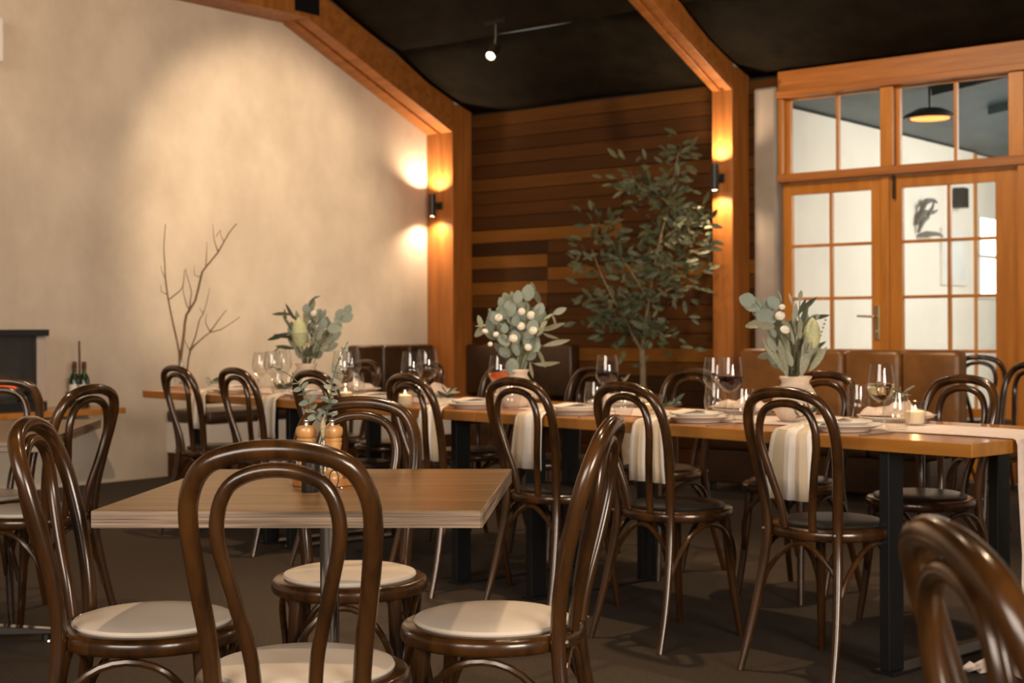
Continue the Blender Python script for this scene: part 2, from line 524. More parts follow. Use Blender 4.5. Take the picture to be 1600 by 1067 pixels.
def rt(x, y, z=0): return room(x, y, z)


# framed print on the wall beyond
fa, fb = y_on(1469, AX), y_on(1508, AX)
t = thing('framed_print', 'pale framed print on the white wall seen through the right glazed door', 'picture', rt(AX, (fa + fb) / 2, 1.50), -RA)
hw_ = (fb - fa) / 2
obj('frame', MB().box(.001, .03, -hw_, hw_, 0, .56), WHITEPL, t, sm=False, bev=.004)
obj('print_sheet', MB().box(.03, .033, -hw_ + .05, hw_ - .05, .05, .51), mat('print_paper', (.82, .83, .82), .6, c2=(.7, .72, .72), scale=(4, 4, 4)), t, sm=False)
t = thing('wall_branch', 'dry grey branch fixed high on the white wall beyond the right door', 'branch', rt(AX + .02, y_on(1428, AX), 1.93), -RA)
gt = mat('grey_twig', (.16, .15, .135), .8)
for k, (a, L_, z_) in enumerate(((.9, .34, .12), (.35, .28, .20), (1.3, .30, .05), (.15, .36, .02), (1.75, .2, .22), (.6, .22, .3))):
    obj('twig', MB().tube([(0.01, .02 * k, z_), (.05, .02 * k + .3 * L_ * math.cos(a), z_ + .4 * L_ * math.sin(a)), (.08, .02 * k + .8 * L_ * math.cos(a), z_ + .5 * L_ * math.sin(a)), (.10, .02 * k + L_ * math.cos(a), z_ + .9 * L_ * math.sin(a) - .05 * k % 2 * .3)], [.012, .03, .018, .006], 7, sub=3), gt, t)
t = thing('wall_speaker', 'small dark speaker hanging high beyond the right glazed door', 'speaker', rt(AX + .06, y_on(1493, AX), 2.27), -RA)
obj('case', MB().box(-.05, .06, -.07, .07, 0, .2), BLACKP, t, sm=False, bev=.01)
obj('bracket', MB().box(-.06, -.051, -.03, .03, .05, .15), BLACKP, t, sm=False)
# sunny window on the far stretch of that wall
wy0, wy1 = y_on(1534, AX), y_on(1575, AX)
wn = struct('window_4')
DAY = glow('daylight_pane', (1.0, .98, .92), 3.0)
for k in range(2):
    obj('pane', MB().box(AX - .029, AX - .025, wy0, wy1, 1.42 + k * .42, 1.80 + k * .42), DAY, wn, sm=False)
for z_ in (1.38, 1.80, 2.22): obj('rail', MB().box(AX - .029, AX - .005, wy0 - .04, wy1 + .04, z_, z_ + .04), WHITEPL, wn, sm=False)
for y_ in (wy0 - .04, wy1): obj('stile', MB().box(AX - .029, AX - .004, y_, y_ + .04, 1.42, 2.22), WHITEPL, wn, sm=False)
# heater lamp glowing under the dark ceiling beyond
for k in range(200):
    hp = at(1453, 186, 10.3 + k * .03)
    rx = (hp.x - CX) * UX + (hp.y - CY) * UY
    if hp.z > 2.87 + (rx - AX + .15) * .1435 - .30: break
t = thing('heat_lamp', 'round ceiling heat lamp glowing orange under the dark roof beyond the transom', 'lamp', hp, -RA)
obj('housing', MB().lathe([(0, .08), (.10, .08), (.2, .03), (.21, 0), (.18, 0), (.08, .05), (0, .05)], 28), mat('dark_housing', (.03, .025, .02), .4), t)
obj('element', MB().lathe([(0, -.012), (.08, -.01), (.15, .0), (.15, .012), (0, .012)], 24), glow('heat_element', (1.0, .30, .06), 2.2), t)
obj('suspension_rod', MB().tube([(0, 0, .08), (0, 0, .24)], .012, 8), BLACKP, t)
# sign and a small plant with lights in the far opening
sp = rt(AX + .55, 5.05, 0)
t = thing('plant_stand', 'slim white stand carrying a sign board beyond the right glazed door', 'stand', sp, -RA)
obj('top', MB().box(-.2, .2, -.2, .2, .80, .83), WHITEPL, t, sm=False, bev=.004)
for a in (-.17, .17):
    for b in (-.17, .17): obj('leg', MB().box(a - .015, a + .015, b - .015, b + .015, .01, .80), WHITEPL, t, sm=False)
t = thing('menu_board', 'small white sign board with dark strokes in black frame beyond the right glazed door', 'sign', sp + Vector((0, 0, 1.09)), -RA - .6)
obj('board', MB().box(-.10, .10, 0, .012, 0, .19), PAPER, t, sm=False)
for k in range(4): obj('stroke', MB().box(-.065 + k * .036, -.045 + k * .036, -.003, 0, .04, .15), INK, t, sm=False)
obj('frame_side', MB().box(-.112, -.10, -.004, .014, -.27, .2), INK, t, sm=False)
t = thing('potted_bush', 'little green bush with fairy lights beyond the right glazed door', 'plant', sp + Vector((0, 0, .83)), 0)
obj('pot', MB().lathe([(0, 0), (.05, 0), (.07, .09), (.06, .09), (0, .08)], 16), STONE, t)
# ================================================================== LEAVES
def leaf_mesh(name, L, W, m, curl=.12, fold=.18, n=4, round_=False):
    mb = MB(); vs = []
    for i in range(n + 1):
        s = i / n
        wd = math.sin(math.pi * min(1, (s * .96 + .04))) ** (.55 if round_ else .8) * W / 2
        if i == n: wd = W * (.12 if round_ else .02)
        z = curl * L * math.sin(s * math.pi * .5) * -s
        for k in (-1, 0, 1): vs.append((k * wd, s * L, z + abs(k) * fold * wd))
    mb.add(vs, [(i * 3 + k, i * 3 + k + 1, (i + 1) * 3 + k + 1, (i + 1) * 3 + k) for i in range(n) for k in range(2)])
    return mesh(name, mb, m)


LM = {
    'euc': leaf_mesh('round_leaf', 1, .85, EUCA, .1, .12, 4, True),
    'disc': leaf_mesh('disc_leaf', 1, .98, EUCA, .05, .10, 5, True),
    'sage': leaf_mesh('oval_leaf', 1, .5, SAGE, .12, .2, 4, True),
    'long': leaf_mesh('long_leaf', 1, .24, SAGE, .10, .25, 5),
    'slim': leaf_mesh('slim_leaf', 1, .2, DARKL, .35, .3, 6),
    'slimp': leaf_mesh('slim_pale_leaf', 1, .2, SAGE, .6, .3, 6),
    'olive': leaf_mesh('olive_leaf', 1, .34, TREEL, .1, .2, 4),
    'sprig': leaf_mesh('sprig_leaf', 1, .28, DARKL, .1, .2, 4),
    'spale': leaf_mesh('sprig_pale_leaf', 1, .3, SAGE, .1, .2, 4),
}


def leaf(kind, base, d, size, parent, roll=None, rg=rnd, label=None):
    y = Vector(d).normalized()
    ref = Vector((rg.uniform(-1, 1), -1.2, rg.uniform(-.6, .9))) if roll is None else Vector(roll)
    x = y.cross(ref)
    if x.length < 1e-3: x = Vector((1, 0, 0))
    x.normalize(); z = x.cross(y)
    o = bpy.data.objects.new('leaf', LM[kind]); col.objects.link(o)
    o.parent = parent
    M = Matrix((x, y, z)).transposed().to_4x4(); M.translation = Vector(base)
    o.matrix_local = M @ Matrix.Scale(size, 4)
    return o


rg = random.Random(3)
for k in range(26):
    a, b = rg.uniform(0, 6.28), rg.uniform(.1, 1)
    leaf('olive', (.03 * math.cos(a), .03 * math.sin(a), .09 + .05 * b), (math.cos(a), math.sin(a), b * 1.6), rg.uniform(.10, .18), t, rg=rg)
for k in range(4):
    a = k * 1.6
    obj('fairy_light', MB().lathe([(0, -.012), (.012, 0), (0, .012)], 8), glow('fairy_glow', (1, .7, .3), 5), t, loc=(.09 * math.cos(a), .09 * math.sin(a) - .03, .13 + .05 * (k % 2)))

# ================================================================== TABLES
K = on(1520, 694, .75); E = on(222, 609.5, .75)
TL = (E - K).length
TA = (E - K) / TL                                   # along the table to the left
TN = Vector((-TA.y, TA.x, 0)) * -1                   # across, away from the camera
if TN.y < 0: TN = -TN
TRZ = math.atan2(TA.y, TA.x)                         # local +x = TA ; local +y = -TN


def tab(a, b, z=.75): return K + TA * a + TN * b + Vector((0, 0, z - .75))


def ab(p):
    q = p - K
    return q.dot(TA), q.dot(TN)


def a_px(px, b):                                     # distance along the table for a picture column at depth b across
    r = ray(px, 650)[0]
    o = K + TN * b
    return (r * o.y - o.x) / (TA.x - r * TA.y)


# local table frame: x along TA, y towards the camera side (-TN)
WID = .82


def long_table(a0, a1, legs, label):
    t = thing('dining_table', label, 'table', tab(a0, 0, 0), TRZ, 'long banquet tables')
    L = a1 - a0
    obj('tabletop', MB().box(.002, L - .002, -WID, 0, .708, .75), HONEY, t, sm=False, bev=.004)
    for l in legs:
        x = l - a0
        for y in (-.085, -WID + .085):
            obj('leg', MB().box(x - .018, x + .018, y - .04, y + .04, .012, .708), BLACK, t, sm=False, bev=.002)
        obj('floor_bar', MB().box(x - .04, x + .04, -WID + .04, -.04, 0, .012), BLACK, t, sm=False, bev=.002)
        obj('top_bar', MB().box(x - .018, x + .018, -WID + .13, -.13, .685, .707), BLACK, t, sm=False)
    return t


S1, S2 = 2.30, 3.85
al = a_px(1392, .085)
long_table(0, S1, (al, 2.02), 'honey timber banquet table nearest the camera, the runner falling from its end')
long_table(S1, S2, (2.5, a_px(460, .085)), 'middle honey timber banquet table, between the ones with the fallen runner and the dry branches')
long_table(S2, TL, (4.05, TL - .5), 'honey timber banquet table at the plaster wall end, carrying the dry branches')

# runner: one long cloth, over the table and down to the floor at the right end
mb = MB(); nb = 10; vs = []; path = []
for i in range(61): path.append((TL - .35 - (TL - .35) * i / 60, .7535))
path[-1] = (.004, .754)
path += [(-.012, .751), (-.020, .735), (-.022, .60), (-.03, .40), (-.028, .20), (-.035, .09), (-.04, .035), (.0, .04), (.05, .018), (.10, .045), (.14, .014), (.12, .05), (.17, .016)]
for i, (a, z) in enumerate(path):
    for k in range(nb + 1):
        s = k / nb
        b = .235 + .37 * s + .012 * math.sin(i * .37) + (.006 * math.sin(i * 1.3 + k))
        hang = max(0, .75 - z)
        aa = a + (.022 * hang * math.sin(s * 14 + 2) if z < .74 else 0)
        zz = z + (.0012 * math.sin(k * 2.1 + i * .9) if z >= .74 else 0)
        if z < .08: zz = max(.006, z + .02 * math.sin(k * 1.9 + i))
        if z < .08 and i > 70: b = b - .03 * (i - 70)
        if hang > .2: b = b + (.5 - s) * .05 * hang
        vs.append(tab(aa, b, zz))
n = nb + 1
mb.add(vs, [(i * n + k, i * n + k + 1, (i + 1) * n + k + 1, (i + 1) * n + k) for i in range(len(path) - 1) for k in range(nb)])
tag(obj('table_runner', mb, LINEN, solid=.002), 'long blush linen runner down the banquet tables, its end pooled on the floor', 'table runner')

# front cafe table
FT = [on(142, 798, .75), on(752, 797, .75), on(798, 732, .75)]
ftx = (FT[1] - FT[0]).length; fty = (FT[2] - FT[1]).length
frz = math.radians(-1.6)
ft = thing('cafe_table', 'square cafe table with grey oak top and chrome pedestal in the foreground', 'table', (FT[0].x, FT[0].y, 0), frz)
sk = math.tan(math.radians(2.4))
obj('tabletop', MB().prism([(0, 0), (ftx, 0), (ftx + sk * fty, fty), (sk * fty, fty)], 'z', .7165, .75), OAK, ft, sm=False, bev=.0015)
obj('edge_band', MB().box(.001, ftx - .001, -.0022, -.0002, .717, .7492).prism([(ftx + .0002, .001), (ftx + .002, .001), (ftx + sk * fty + .002, fty), (ftx + sk * fty + .0002, fty)], 'z', .717, .7492), OAKE, ft, sm=False)
pc = at(515, 900, 3.16); pl = Vector((pc.x - FT[0].x, pc.y - FT[0].y, 0)); pl.rotate(Matrix.Rotation(-frz, 3, 'Z'))
obj('pedestal', MB().lathe([(0, .05), (.021, .05), (.021, .70), (.0, .70)], 28, pl.x, pl.y), CHROME, ft)
obj('mount_plate', MB().box(pl.x - .18, pl.x + .18, pl.y - .18, pl.y + .18, .702, .7165), BLACK, ft, sm=False)


def star_base(parent, cx, cy, r, rot, m):
    b = obj('base', MB().lathe([(0, .075), (.045, .07), (.06, .045), (.06, .03), (0, .03)], 24, cx, cy), m, parent)
    for k in range(4):
        a = rot + k * math.pi / 2; c_, s_ = math.cos(a), math.sin(a)
        f_ = MB()
        vs = []
        for (q, wd, z0, z1) in ((.03, .035, .03, .068), (r, .02, .022, .04)):
            for ww in (-wd, wd):
                for z in (z0, z1): vs.append((cx + c_ * q - s_ * ww, cy + s_ * q + c_ * ww, z))
        f_.add(vs, [(0, 1, 3, 2), (4, 6, 7, 5), (0, 4, 5, 1), (2, 3, 7, 6), (1, 5, 7, 3), (0, 2, 6, 4)])
        ft_ = obj('foot', f_, m, b, sm=False, bev=.004)
        obj('glide', MB().lathe([(0, 0), (.018, 0), (.016, .02), (0, .022)], 12), BLACKP, b, loc=(cx + c_ * (r - .02), cy + s_ * (r - .02), 0))


star_base(ft, pl.x, pl.y, .30, .78, CHROME)

# left cafe table (mostly out of frame)
LK = on(60, 690, .75); LB = on(157, 655, .75)
ld = (LB - LK); ldl = ld.length; lrz = math.atan2(ld.y, ld.x) - math.pi / 2
lt = thing('cafe_table', 'grey oak cafe table at the left frame edge, in front of the plaster wall', 'table', (LK.x, LK.y, 0), lrz)
obj('tabletop', MB().box(-1.1, 0, 0, ldl, .7165, .75), OAK, lt, sm=False, bev=.0015)
obj('edge_band', MB().box(-1.1, 0, -.0022, -.0002, .717, .7492).box(.0002, .0022, 0, ldl, .717, .7492), OAKE, lt, sm=False)
tip = on(78, 990, 0.02); q = Vector((tip.x - LK.x, tip.y - LK.y, 0)); q.rotate(Matrix.Rotation(-lrz, 3, 'Z'))
bx, by = q.x - .30, q.y - .02
obj('pedestal', MB().lathe([(0, .05), (.021, .05), (.021, .70), (.0, .70)], 24, bx, by), CHROME, lt)
star_base(lt, bx, by, .31, .06, CHROME)

# ================================================================== CHAIRS
def sym(pts): return pts + [(-x, y, z) for (x, y, z) in reversed(pts[:-1])]


def build_chair(seat_m):
    t = thing('bentwood_chair', '', 'chair')
    O = [(.172, -.262, 0), (.158, -.218, .15), (.140, -.180, .33), (.131, -.168, .45), (.137, -.174, .55), (.150, -.192, .65), (.1595, -.219, .755),
         (.152, -.240, .820), (.122, -.257, .868), (.065, -.265, .890), (0, -.268, .896)]
    R = [.0115, .0135, .0155, .0165, .0168, .0172, .0175, .0178, .0178, .0178, .0178]
    obj('back_frame', MB().tube(sym(O), R + R[-2::-1], 12, sub=4), CHAIR, t)
    I = [(.052, -.186, .463), (.060, -.198, .54), (.083, -.222, .64), (.104, -.241, .735), (.102, -.248, .79), (.083, -.253, .832), (.046, -.256, .854), (0, -.257, .861)]
    obj('inner_hoop', MB().tube(sym(I), .0132, 10, sub=4), CHAIR, t)
    obj('seat_frame', MB().lathe([(0, .432), (.185, .425), (.197, .43), (.2, .436), (.2, .452), (.196, .460), (.19, .463), (0, .463)], 44), CHAIR, t)
    obj('seat_pad', MB().lathe([(.168, .4635), (.171, .468), (.168, .474), (.150, .4795), (.10, .483), (.05, .4845), (0.0001, .485)], 40), seat_m, t)
    for s in (-1, 1):
        obj('leg', MB().tube([(s * .122, .122, .432), (s * .127, .130, .30), (s * .138, .148, .14), (s * .150, .168, 0)], [.0175, .0165, .0145, .0115], 12, sub=3), CHAIR, t)
    br = .0088
    for s in (-1, 1):      # side bows
        obj('bow_brace', MB().tube([(s * .146, -.202, .20), (s * .160, -.165, .31), (s * .172, -.10, .39), (s * .172, -.02, .415), (s * .165, .06, .39), (s * .147, .118, .31), (s * .133, .142, .19)], br, 8, sub=3), CHAIR, t)
    for yb, ye, pz in ((.15, .175, .19), (-.202, -.172, .20)):
        xq = .125 if yb > 0 else .146
        obj('bow_brace', MB().tube([(-xq, yb, pz), (-xq * .9, ye, .31), (-.06, ye, .39), (0, ye, .415), (.06, ye, .39), (xq * .9, ye, .31), (xq, yb, pz)], br, 8, sub=3), CHAIR, t)
    for s in (-1, 1):
        obj('bolt', MB().lathe([(0, .007), (.005, .005), (.006, 0), (0, -.002)], 8), STEEL, t).matrix_local = Matrix.Translation((s * .1335, -.1845, .452)) @ Matrix.Rotation(math.pi / 2, 4, 'X')
    return t


cw, cb = build_chair(SEATW), build_chair(SEATB)
used = {'w': False, 'b': False}


def chair(kind, hoop, face, label, group):
    """hoop: point under the middle of the hoop top; face: heading the sitter looks, degrees from +X"""
    a = math.radians(face)
    loc = Vector((hoop.x + .268 * math.cos(a), hoop.y + .268 * math.sin(a), 0))
    pr = cw if kind == 'w' else cb
    copies(pr, not used[kind], loc, a - math.pi / 2, label, group); used[kind] = True
    return loc


G1 = 'cream-seated chairs at the cafe tables'
ZT = .917


def hp_(u, v): return on(u, v, ZT)


def seat_at(x, y, face):
    a = math.radians(face)
    return Vector((x - .268 * math.cos(a), y - .268 * math.sin(a), 0))


chair('w', seat_at(-.393, 2.665, 88.5), 88.5, 'cream-seated bentwood chair nearest the middle of the view, back turned, before the square table', G1)
chair('w', seat_at(-.785, 3.10, 3), 3, 'cream-seated bentwood chair at the left side of the square table, seen edge-on', G1)
chair('w', seat_at(-.045, 3.09, 168), 168, 'cream-seated bentwood chair at the right side of the square table, hoop seen edge-on', G1)
chair('w', seat_at(-.42, 3.66, 271), 271, 'cream-seated bentwood chair on the far side of the square table, behind the pepper mills', G1)
chair('w', seat_at(.684, 1.385, 1), 1, 'blurred bentwood chair back in the bottom right corner, closest of all', G1)
chair('w', seat_at(-1.69, 4.98, 160), 160, 'cream-seated bentwood chair whose hoop stands before the wine bottles on the left', G1)
chair('w', seat_at(-2.02, 5.42, 275), 275, 'bentwood chair at the left frame edge, its hoop before the fireplace', G1)

fn = math.degrees(math.atan2(TN.y, TN.x))            # facing the table from the camera side
G2 = 'black-seated chairs along the near side of the banquet tables'
nl = [(1223, 601, 'nearest', 'rightmost black-seated chair on the near side of the banquet tables'),
      (972, 596, '', 'second black-seated chair from the right on the near side of the banquet tables'),
      (801, 586, '', 'third black-seated chair from the right on the near side of the banquet tables'),
      (633, 579.5, '', 'fourth black-seated chair from the right on the near side of the banquet tables'),
      (485, 573, '', 'fifth black-seated chair from the right on the near side of the banquet tables'),
      (364, 569, '', 'sixth black-seated chair from the right on the near side of the banquet tables'),
      (272, 565, '', 'leftmost black-seated chair on the near side of the banquet tables')]
near_chairs = []
for i, (u, v, _, lab) in enumerate(nl):
    p = on(u, v, .917)
    a, b = ab(Vector((p.x, p.y, .75)))
    # keep every chair a hand's width clear of the table edge
    bb = (-.24, -.275, -.23, -.23, -.22, -.22, -.21)[i]
    # slide along the sight line
    a = a_px(u, bb)
    p = tab(a, bb, 0)
    near_chairs.append(chair('b', p, fn + (3, -2, 4, -3, 2, 0, 1)[i], lab, G2))
G3 = 'black-seated chairs along the far side of the banquet tables'
fl = [(1508, 'rightmost far-side banquet chair behind the olive sprig napkin'),
      (1290, 'far-side banquet chair just right of the vase by the white wine'),
      (1086, 'far-side banquet chair behind the candle between two red wines'),
      (932, 'far-side banquet chair behind the left red wine glass'),
      (795, 'far-side banquet chair hidden behind the middle bouquet'),
      (672, 'far-side banquet chair against the corner of the dark leather bench'),
      (573, 'leftmost far-side banquet chair before the dark leather back')]
far_a = []
for i, (u, lab) in enumerate(fl):
    bb = WID + (.30, .36, .34, .36, .34, .34, .34)[i]
    a = a_px(u, bb); far_a.append(a)
    chair('b', tab(a, bb, 0), fn + 180 + (-6, 5, 2, -4, 3, -3, 2)[i], lab, G3)
G4 = 'chairs beyond the right sofa end'
chair('b', on(1528, 553, .917), 62, 'distant bentwood chair catching blue window light beyond the sofa end', G4)
chair('b', on(1612, 563, .917), 200, 'bentwood chair cut by the right frame edge, beyond the sofa end', G4)

# ================================================================== BENCHES, SOFA
def cushion(x0, x1, y0, y1, z0, z1, r=.03, nx=10, ny=6, puff=.02):
    bm = bmesh.new(); bmesh.ops.create_cube(bm, size=1)
    for v in bm.verts: v.co = Vector((x0 + (x1 - x0) * (v.co.x + .5), y0 + (y1 - y0) * (v.co.y + .5), z0 + (z1 - z0) * (v.co.z + .5)))
    bmesh.ops.bevel(bm, geom=bm.edges[:], offset=r, segments=3, profile=.5, affect='EDGES')
    mb = MB(); bm.verts.ensure_lookup_table()
    mb.v = [tuple(v.co) for v in bm.verts]; mb.f = [tuple(v.index for v in f.verts) for f in bm.faces]
    bm.free(); return mb


by0 = y_on(258, 0.0)
BD = .52
o = thing('bench_seat', 'built-in corner bench with dark leather seat along the plaster wall', 'bench', room(0, 0, 0), -RA)
obj('plinth', MB().box(.002, BD - .03, by0 + .02, -.28, 0, .18), PLANKS[1], o, sm=False)
obj('front_panel', MB().box(.002, BD - .015, by0 + .01, -.28, .181, .405), WHITEP, o, sm=False)
obj('seat_cushion', cushion(.002, BD, by0, -1.02, .406, .50), LEATHD, o)
obj('seat_cushion', cushion(.002, BD, -1.0, -.275, .406, .50), LEATHD, o)
obj('plinth', MB().box(BD - .02, 1.32, -BD, -.002, 0, .18), PLANKS[1], o, sm=False)
obj('front_panel', MB().box(BD - .01, 1.32, -BD + .01, -.002, .181, .405), LEATHD, o, sm=False)
obj('seat_cushion', cushion(BD + .01, 1.32, -BD, -.002, .406, .50), LEATHD, o)
yb1 = y_on(548, .06)
nseg = 3
e = (-.30 - yb1) / nseg
for k in range(nseg): obj('back_cushion', cushion(.003, .13, yb1 + e * k, yb1 + e * (k + 1) - .006, .505, .955), LEATHD, o)
for k in range(2): obj('back_cushion', cushion(lu1 + .02 + k * .60, lu1 + .61 + k * .60, -.13, -.003, .505, .955), LEATHD, o)

sy = -1.05
su0, su1 = u_on(1152, sy), u_on(1500, sy)
o = thing('leather_sofa', 'tan brown leather sofa with low padded back in front of the glazed doors', 'sofa', room(0, 0, 0), -RA)
ns = 4; e = (su1 - su0) / ns
obj('base', MB().box(su0, su1, sy - .5, sy + .12, .06, .28), LEATHD, o, sm=False, bev=.01)  # darker leather paints in the shade seen below the banquet table
for x in (su0 + .06, su1 - .06):
    for y in (sy - .44, sy + .06): obj('foot', MB().tube([(x, y, 0), (x, y, .06)], [.018, .024], 10), BLACKP, o)
for k in range(ns):
    obj('back_cushion', cushion(su0 + e * k + .002, su0 + e * (k + 1) - .002, sy, sy + .14, .281, .945, .04), LEATHER, o)
    obj('seat_cushion', cushion(su0 + e * k + .002, su0 + e * (k + 1) - .002, sy - .52, sy - .004, .281, .46, .035), LEATHD, o)  # seats darkened by colour too, for the shade under the table

# ================================================================== LEFT WALL THINGS
sx_ = .50
sy1 = y_on(197, sx_)
o = thing('hearth_shelf', 'long timber shelf on the plaster wall holding the fireplace and bottles', 'shelf', room(0, 0, 0), -RA)
SZ = .565
obj('board', MB().box(.002, sx_, sy1 - 4.2, sy1, SZ - .04, SZ), HONEY, o, sm=False, bev=.004)
for k in range(3): obj('bracket', MB().prism([(.003, SZ - .041), (.30, SZ - .041), (.003, SZ - .2)], 'y', sy1 - .5 - k * 1.3, sy1 - .46 - k * 1.3), BLACK, o, sm=False)
fy1 = y_on(74, .36)
o = thing('glass_fireplace', 'black glass-fronted fireplace with red embers on the timber shelf', 'fireplace', room(0, 0, SZ), -RA)
fw = 1.25; y0 = fy1 - fw
zt = H + (514.5 - 514) / F * 9.6 - SZ
obj('base', MB().box(.03, .36, y0, fy1, 0, .06), BLACK, o, sm=False, bev=.004)
obj('top', MB().box(.02, .38, y0 - .01, fy1 + .005, zt - .045, zt), BLACK, o, sm=False, bev=.004)
obj('firebox', MB().box(.03, .07, y0, fy1, .061, zt - .046), FIREBOX, o, sm=False)
fyc = y_on(59, .36)
obj('front_column', MB().box(.30, .352, fyc, fy1 - .004, .061, zt - .046), mat('satin_beige_metal', (.46, .38, .33), .45), o, sm=False, bev=.003)
obj('front_edge', MB().box(.32, .35, fyc - .03, fyc - .001, .061, zt - .046), FIREBOX, o, sm=False)
obj('side_panel', MB().box(.071, .299, fy1 - .012, fy1, .061, zt - .046), FIREBOX, o, sm=False)
obj('front_glass', MB().box(.34, .346, y0 + .01, fyc - .031, .061, zt - .046), PANE, o, sm=False)
rg = random.Random(11)
for k in range(9):
    y = y0 + .12 + k * .125; x = .18 + rg.uniform(-.03, .05)
    obj('ember_log', MB().tube([(x, y - .1, .085 + rg.uniform(0, .05)), (x + .04, y, .13 + rg.uniform(0, .05)), (x + rg.uniform(-.06, .08), y + .1, .12 + rg.uniform(0, .06))], [.03, .042, .028], 8, sub=2), EMBER if k % 4 else FIREBOX, o)
o = thing('air_conditioner', 'white wall air conditioner high at the upper left corner of the view', 'air conditioner', room(0, 0, 0), -RA)
ay = y_on(10, .2)
obj('case', cushion(.003, .21, ay - .85, ay, 2.86, 3.17, .03), WHITEPL, o)
obj('louvre', MB().box(.12, .214, ay - .80, ay - .05, 2.875, 2.882), WHITEPL, o, sm=False)

# wine bottles in a wire carrier
bc = room(.22, y_on(124, .22), SZ)
o = thing('bottle_carrier', 'bronze wire carrier with tall stick handle on the timber shelf', 'carrier', (bc.x, bc.y, SZ), -.6)
obj('handle', MB().tube([(0, 0, .006), (0, 0, .16), (.004, 0, .25), (0, 0, .44)], [.006, .006, .008, .007], 8, sub=2), WROUGHT, o)
obj('knob', MB().lathe([(0, .012), (.010, 0), (0, -.012)], 8, 0, 0, .448), WROUGHT, o)
for s in (-1, 1):
    cxx = s * .05
    for z, r in ((.006, .042), (.10, .058)):
        obj('ring', MB().tube([(cxx + r * math.cos(k * .3927), r * math.sin(k * .3927), z) for k in range(16)], .003, 6, closed=True), WROUGHT, o)
    obj('wire', MB().tube([(cxx + s * .042, 0, .006), (cxx + s * .06, 0, .06), (cxx + s * .058, 0, .10)], .003, 6, sub=2), WROUGHT, o)
    obj('wire', MB().tube([(0, 0, .19), (s * .012, 0, .15), (s * .02, 0, .10), (cxx - s * .042, 0, .006)], .0035, 6, sub=2), WROUGHT, o)
for s, lab in ((-1, 'left green wine bottle in the wire carrier on the shelf, nearer the fireplace'), (1, 'right green wine bottle in the wire carrier on the shelf, farther from the fireplace')):
    p = Vector((bc.x + s * .05 * math.cos(-.6), bc.y + s * .05 * math.sin(-.6), SZ + .001))
    b_ = thing('wine_bottle', lab, 'bottle', p, 0, 'bottles in the wire carrier')
    obj('body', MB().lathe([(0, .002), (.034, 0), (.037, .006), (.037, .19), (.030, .215), (.0155, .235), (.0142, .30), (.0155, .302), (.0155, .31), (.012, .312), (0, .312)], 24), BOTG, b_)
    obj('paper_band', MB().lathe([(.0376, .05), (.0378, .051), (.0378, .155), (.0376, .156)], 24), PAPER, b_)
    obj('foil', MB().lathe([(.0152, .262), (.016, .263), (.0162, .312), (.012, .3145), (0, .315)], 18), FOIL, b_)

# ================================================================== LAMPS
def sconce(x, y, z, label):
    t = thing('wall_light', label, 'lamp', room(x, y, z), -RA, 'up-down wall lights')
    obj('cylinder', MB().lathe([(.0, .075), (.026, .075), (.028, .1), (.031, .1), (.031, -.1), (.028, -.1), (.026, -.075), (0, -.075)], 24), BLACKP, t)
    obj('bulb', MB().lathe([(0, .078), (.022, .079), (.022, .084), (0, .086)], 16), BULB, t)
    obj('bulb', MB().lathe([(0, -.078), (.022, -.079), (.022, -.098), (0, -.100)], 16), BULB, t)
    obj('arm', MB().box(-.012, .012, .03, .085, -.012, .012), BLACKP, t, sm=False)
    obj('wall_plate', MB().box(-.035, .035, .0855, .0975, -.035, .035), BLACKP, t, sm=False, bev=.003)
    for s in (1, -1):
        p = room(x, y, z + s * .104)
        lamp('SPOT', p, 34, (1.0, .72, .46), room(x, y + .03, z + s * 2), spot_size=math.radians(146), spot_blend=.75, shadow_soft_size=.018)
    return t


sconce((ru0 + ru1) / 2 - .01, -PD - .10, H + (512 - 281) / F * at(1125, 281, 11).y, 'black up-down wall light on the right cedar post, beside the olive tree')
sconce((lu0 + lu1) / 2, -PD - .10, H + (512 - 323) / F * 12.9, 'black up-down wall light on the left cedar post, beside the plaster wall')

# ceiling track spot
spx = at(766, 88, 10.6)
t = thing('track_spotlight', 'black ceiling spotlight with lit face under the dark cloth ceiling', 'spotlight', spx, -RA)
dr = Vector((.25, -.8, -.65)).normalized()
Mr = dr.to_track_quat('Z', 'Y').to_matrix().to_4x4()
ob = obj('barrel', MB().lathe([(0, -.17), (.035, -.165), (.038, -.15), (.038, 0), (.034, 0), (.032, -.02), (0, -.022)], 24), BLACKP, t); ob.matrix_local = Mr
ob = obj('lens', MB().lathe([(0, -.012), (.031, -.013), (.031, -.018), (0, -.02)], 20), BULB, t); ob.matrix_local = Mr
ct = dr * -.1
obj('yoke', MB().tube([(ct.x, ct.y, ct.z), (ct.x, ct.y + .02, ct.z + .10), (ct.x, ct.y + .02, ct.z + .2)], .010, 8), BLACKP, t)
obj('track', MB().box(ct.x - .10, ct.x + .10, ct.y, ct.y + .035, ct.z + .2, ct.z + .225), BLACKP, t, sm=False)

# ================================================================== OLIVE TREE
tp = room(u_on(1005, -.75), -.75, 0)
t = thing('olive_tree', 'slender potted olive tree against the dark plank wall', 'tree', tp, 0)
obj('pot', MB().lathe([(0, 0), (.15, 0), (.19, .34), (.20, .36), (.18, .36), (.17, .32), (0, .32)], 28), STONE, t)
D0 = tp.y


def tv(u, v, dy=0.):
    p = at(u, v, D0 + dy); return p - tp


